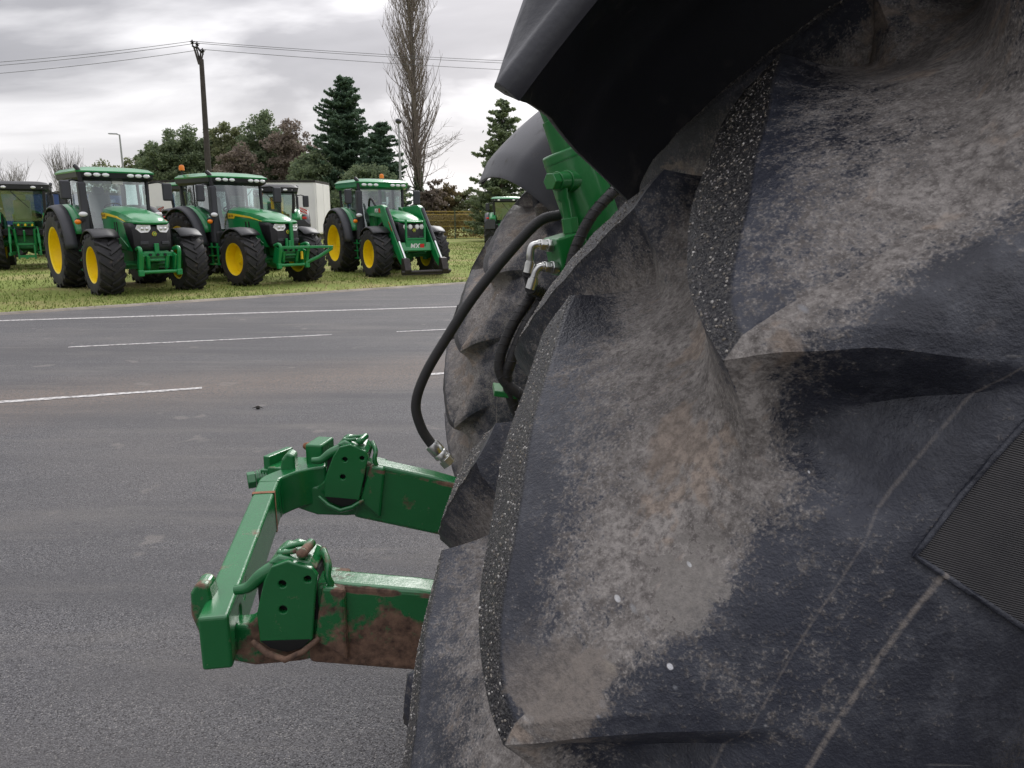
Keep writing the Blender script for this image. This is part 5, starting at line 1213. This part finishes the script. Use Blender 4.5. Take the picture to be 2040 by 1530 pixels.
def broadleaf(label, u, vtop, y, wpx, mat, seed, dens=1., low=.12, name='evergreen_tree', gap=.0, leaf=.125):
    rng = np.random.default_rng(seed); top = ray_at(u, vtop, y); h = top.z; w = wpx*1.14/1500*y
    root = empty(name, (top.x, y, 0)); tag(root, label, 'tree', 'trees behind the field'); limbs(root, None, h, w*.7, rng)
    # clumps on an uneven crown volume
    nc = int(240*dens); C = []; S = []
    while len(C) < nc:
        p = rng.normal(0, 1, 3); p /= np.linalg.norm(p); rr = rng.uniform(.10, 1.0)**.5
        z = p[2]*rr; k = 1.0-.28*max(0, z)**2
        bump = 1+.22*mnoise.noise(Vector((p[0]*1.6+seed, p[1]*1.6, p[2]*1.6)))
        q = np.array([p[0]*rr*w*k*bump, p[1]*rr*w*k*bump*.9, h*(low+(1-low)*.5*(1+z*bump))]); C.append(q); S.append(rng.uniform(.4, .85)*w*.36)
    P = []
    for q, s in zip(C, S):
        m_ = int(125*dens**.3*rng.uniform(.6, 1.3)); d = rng.normal(0, 1, (m_, 3)); d /= np.linalg.norm(d, axis=1)[:, None]; d *= (rng.random((m_, 1))**.45)
        P.append(q+d*s*[1, 1, .75])
    P = np.concatenate(P); P = P[P[:, 2] > .25]
    if gap: P = P[rng.random(len(P)) > gap*(.6+.8*np.array([mnoise.noise(Vector(tuple(p*.55))) > .0 for p in P]))]
    leaves(P, leaf, .6, M[mat], root, rng); return root
def conifer(label, u, vtop, y, wpx, seed, name='conifer_tree', mat='lf_con', openness=0., low=.06):
    rng = np.random.default_rng(seed); top = ray_at(u, vtop, y); h = top.z; w = wpx/1500*y
    root = empty(name, (top.x, y, 0)); tag(root, label, 'tree', 'trees behind the field')
    mb = MB(); mb.tube([(0, 0, 0), (0, 0, h*.5), (0, 0, h*.99)], [.28, .17, .02], 8); P = []; Tn = []
    z = h*low
    while z < h*.985:
        f = z/h; Lm = w*(1-f)**.55*(1.0-.2*(1-f)**6)+.12
        for k in range(rng.integers(5, 8)):
            a = rng.uniform(0, 2*PI); Lb = Lm*rng.uniform(.42, 1.22)
            if openness and rng.random() < openness: continue
            dz = rng.uniform(-.12, .18)*Lb; e = np.array([math.cos(a)*Lb, math.sin(a)*Lb, z+dz])
            mb.tube([(0, 0, z-.05*Lb), tuple(np.array([e[0]*.6, e[1]*.6, z-.10*Lb+dz*.5])), tuple(e)], [.03, .02, .008], 4)
            m_ = int(22+78*Lb); t = rng.random(m_)**.6
            side = rng.normal(0, 1, m_)*(.05+.20*Lb*(1-t)*.9+.05); pz = z-.10*Lb*np.sin(t*PI)*.8+dz*t**2
            px = math.cos(a)*Lb*t-math.sin(a)*side; py = math.sin(a)*Lb*t+math.cos(a)*side
            P.append(np.stack([px, py, pz+rng.normal(0, .05, m_)-.05*np.abs(side)], 1)); Tn.append(np.clip(t*.8+rng.normal(0, .2, m_), 0, 1))
        z += rng.uniform(.12, .24)*(1 if h < 14 else 1.15)
    mb.build('trunk', M['bark'], root, 60); P = np.concatenate(P); Tn = np.concatenate(Tn)
    leaves(P, .115, 1.2, M[mat], root, rng, tint=Tn); return root
def bare_tree(label, u, vtop, y, wpx, seed, mat, name='bare_tree', n=60, twr=.012):
    rng = np.random.default_rng(seed); top = ray_at(u, vtop, y); h = top.z; w = wpx/1500*y
    root = empty(name, (top.x, y, 0)); tag(root, label, 'tree', 'trees behind the field')
    mb = MB(); tw = MB()
    mb.tube([(0, 0, 0), (0, 0, h*.4), (0, 0, h*.8)], [.18, .13, .05], 7)
    for k in range(n):
        a = rng.uniform(0, 2*PI); z0 = h*rng.uniform(.15, .7); L_ = w*rng.uniform(.5, 1.); zz = z0+(h-z0)*rng.uniform(.35, .95)
        p0 = np.array([0, 0, z0]); p2 = np.array([math.cos(a)*L_, math.sin(a)*L_, zz]); p1 = (p0+p2)/2+np.array([0, 0, -.08*h])
        tw.tube([tuple(p0), tuple(p1), tuple(p2)], [.05, .03, twr], 4, False)
        for j in range(7):
            f = rng.uniform(.3, 1); q = p0*(1-f)**2+2*f*(1-f)*p1+f*f*p2; e = q+np.array([rng.normal(0, .22*w), rng.normal(0, .22*w), rng.uniform(.05, .22)*h])
            tw.tube([tuple(q), tuple((q+e)/2+rng.normal(0, .05, 3)), tuple(e)], [.016, twr, twr*.6], 3, False)
    mb.build('trunk', M[mat], root, 60); tw.build('crown', M[mat], root, None, fix=False); return root
def poplar():
    rng = np.random.default_rng(21); y = 70.; b = ray_at(838, 400, y); h = 25.5
    root = empty('bare_poplar', (b.x, y, 0)); tag(root, 'tall bare poplar with upright branches and ivy at its foot', 'tree', 'trees behind the field')
    lean = lambda z: -.030*z
    mb = MB(); mb.tube([(lean(z)+.10*math.sin(z*.5), 0, z) for z in np.linspace(0, h*.96, 12)], [.31*(1-k/12)**.8+.03 for k in range(12)], 10); mb.build('trunk', M['bark_grey'], root, 60)
    tw = MB()
    def env(z): f = z/h; return 3.0*np.interp(f, [.10, .25, .45, .62, .75, .9, 1.], [.25, .55, .80, 1., .9, .5, .1])
    for k in range(300):
        z0 = h*rng.uniform(.12, .93); a = rng.uniform(0, 2*PI); L_ = rng.uniform(2.2, 5.5)*(1.0 if z0 < h*.7 else .6); zt = min(z0+L_, h*1.0); rr = env(zt)*rng.uniform(.35, 1.0)
        p0 = np.array([lean(z0), 0, z0]); p2 = np.array([lean(zt)+math.cos(a)*rr, math.sin(a)*rr, zt]); p1 = np.array([lean(z0)+math.cos(a)*rr*.62, math.sin(a)*rr*.62, z0+(zt-z0)*.35])
        th_ = .055*(1-z0/h)+.018
        tw.tube([tuple(p0*(1-f)**2+2*f*(1-f)*p1+f*f*p2) for f in (0, .33, .66, 1)], [th_, th_*.7, th_*.45, .010], 4, False)
        for j in range(11):
            f = rng.uniform(.2, 1); q = p0*(1-f)**2+2*f*(1-f)*p1+f*f*p2; e = q+np.array([rng.normal(0, .28), rng.normal(0, .28), rng.uniform(.5, 1.5)])
            tw.tube([tuple(q), tuple((q+e)/2+np.array([rng.normal(0, .05), 0, -.05])), tuple(e)], [.016, .012, .007], 3, False)
    # spreading lower boughs on the right
    for k in range(16):
        z0 = rng.uniform(3.0, 9.0); a = rng.uniform(-.7, .7) if k < 11 else PI+rng.uniform(-.5, .5); L_ = rng.uniform(2.0, 4.4)*(1 if k < 11 else .7); e = np.array([math.cos(a)*L_, math.sin(a)*L_, z0+rng.uniform(.3, 2.2)]); p1 = np.array([e[0]*.5, e[1]*.5, z0+.2*(e[2]-z0)])
        p0 = np.array([lean(z0), 0, z0]); tw.tube([tuple(p0*(1-f)**2+2*f*(1-f)*p1+f*f*e) for f in (0, .33, .66, 1)], [.035, .024, .016, .008], 4, False)
        for j in range(14):
            f = rng.uniform(.3, 1); q = p0*(1-f)**2+2*f*(1-f)*p1+f*f*e; e2 = q+np.array([rng.normal(.25*math.copysign(1, e[0]), .4), rng.normal(0, .4), rng.uniform(-.1, .9)])
            tw.tube([tuple(q), tuple((q+e2)/2+rng.normal(0, .06, 3)), tuple(e2)], [.012, .009, .006], 3, False)
    tw.build('branches', M['twig'], root, None, fix=False)
    P = []
    for k in range(1500): z = rng.uniform(.3, 1)**1.2*6.2; a = rng.uniform(0, 2*PI); r_ = rng.uniform(.35, .95)*(1-z/9); P.append((lean(z)+r_*math.cos(a), r_*math.sin(a), z))
    leaves(np.array(P), .13, .3, M['lf_oak'], root, rng, 'ivy'); return root
poplar()
conifer('big dark spruce rising left of the bare poplar', 682, 150, 66., 98, 3)
conifer('smaller dark conifer between the spruce and the poplar', 757, 238, 63., 70, 4)
conifer('open-branched pine showing beside the grey mudguards', 1000, 196, 56., 78, 5, 'pine_tree', 'lf_oak', .30)
broadleaf('round evergreen tree at the left end of the dark tree row', 328, 262, 70., 42, 'lf_oak', 31)
broadleaf('evergreen tree just left of the power pole', 378, 256, 71., 44, 'lf_oak', 32)
broadleaf('dark evergreen filling the gap behind the power pole', 412, 262, 74., 40, 'lf_oak', 44)
broadleaf('evergreen between the two round ones left of the power pole', 352, 270, 73., 38, 'lf_oak2', 45)
broadleaf('olive tree between the tallest green tree and the spruce', 556, 258, 74., 44, 'lf_oak2', 46)
broadleaf('low evergreen at the left foot of the tree row', 300, 296, 72., 34, 'lf_oak', 47)
broadleaf('evergreen tree just right of the power pole', 448, 246, 72., 42, 'lf_oak2', 33)
broadleaf('tallest green broadleaf tree of the row, left of the russet trees', 513, 224, 71., 48, 'lf_oak', 34)
broadleaf('russet tree with sky showing through between green tree and spruce', 578, 236, 69., 48, 'lf_red', 35, .8, name='russet_tree', gap=.35)
broadleaf('low russet shrub tree in front of the evergreen row', 470, 285, 66., 40, 'lf_red', 36, .6, name='russet_tree', gap=.35)
broadleaf('small dark tree at the foot of the spruce', 625, 300, 64., 50, 'lf_oak', 37)
broadleaf('low evergreen shrub tree behind the loader tractor cab', 730, 330, 60., 60, 'lf_oak', 38)
broadleaf('thin olive tree behind the lamp post', 268, 300, 74., 34, 'lf_oak2', 39, .5, gap=.35)
broadleaf('thin olive tree left of the lamp post', 205, 314, 78., 42, 'lf_oak2', 40, .45, gap=.40)
broadleaf('brownish hedge tree left of the fence post', 885, 366, 72., 38, 'lf_brown', 41, .5, name='hedge_tree', gap=.3)
broadleaf('brownish hedge tree right of the fence post', 945, 372, 72., 36, 'lf_oak2', 42, .45, name='hedge_tree', gap=.35)
broadleaf('low brown bush between poplar and fence', 860, 352, 69., 24, 'lf_red', 43, .35, name='hedge_tree', gap=.45)
bare_tree('pale bare tree far off at the left', 124, 300, 95., 34, 51, 'twig_far', n=70)
bare_tree('pale bare tree at the very left edge of the tree line', 15, 318, 110., 40, 52, 'twig_far', n=40)
# clipped brown hedge behind the fence
def hedge():
    rng = np.random.default_rng(61); n = 26000; P = np.stack([rng.uniform(-26, 20, n), 63.6+rng.normal(0, .45, n), rng.random(n)**.8*1.95], 1)
    P[:, 2] += .12*np.sin(P[:, 0]*1.3)
    root = empty('clipped_hedge', (0, 0, 0)); tag(root, 'clipped brown hedge running behind the wire fence', 'hedge'); leaves(P, .10, .2, M['lf_brown'], root, rng, 'foliage')
    mb = MB()
    for k in range(60): x = -26+46*k/60; mb.cyl((x, 63.6, 0), (x+rng.uniform(-.2, .2), 63.6, 1.3), .03, 5)
    mb.build('stems', M['bark'], root, None)
hedge()
# far wood closing the horizon
def far_wood():
    rng = np.random.default_rng(71); n = 14000; a = rng.uniform(-1.3, 1.1, n); d = rng.uniform(150, 190, n); x = d*np.sin(a); y = d*np.cos(a); hh = 4.5+2.2*np.sin(a*23)+1.5*np.sin(a*57+1)
    P = np.stack([x, y, rng.random(n)**.7*hh], 1); o = leaves(P, .8, .2, M['lf_far'], None, rng, 'far_wood'); tag(o, 'far line of woodland on the horizon', 'wood', kind='stuff')
M['lf_far'] = leaf_mat('far_wood_leaves', (.10, .10, .085), (.17, .16, .14))
far_wood()
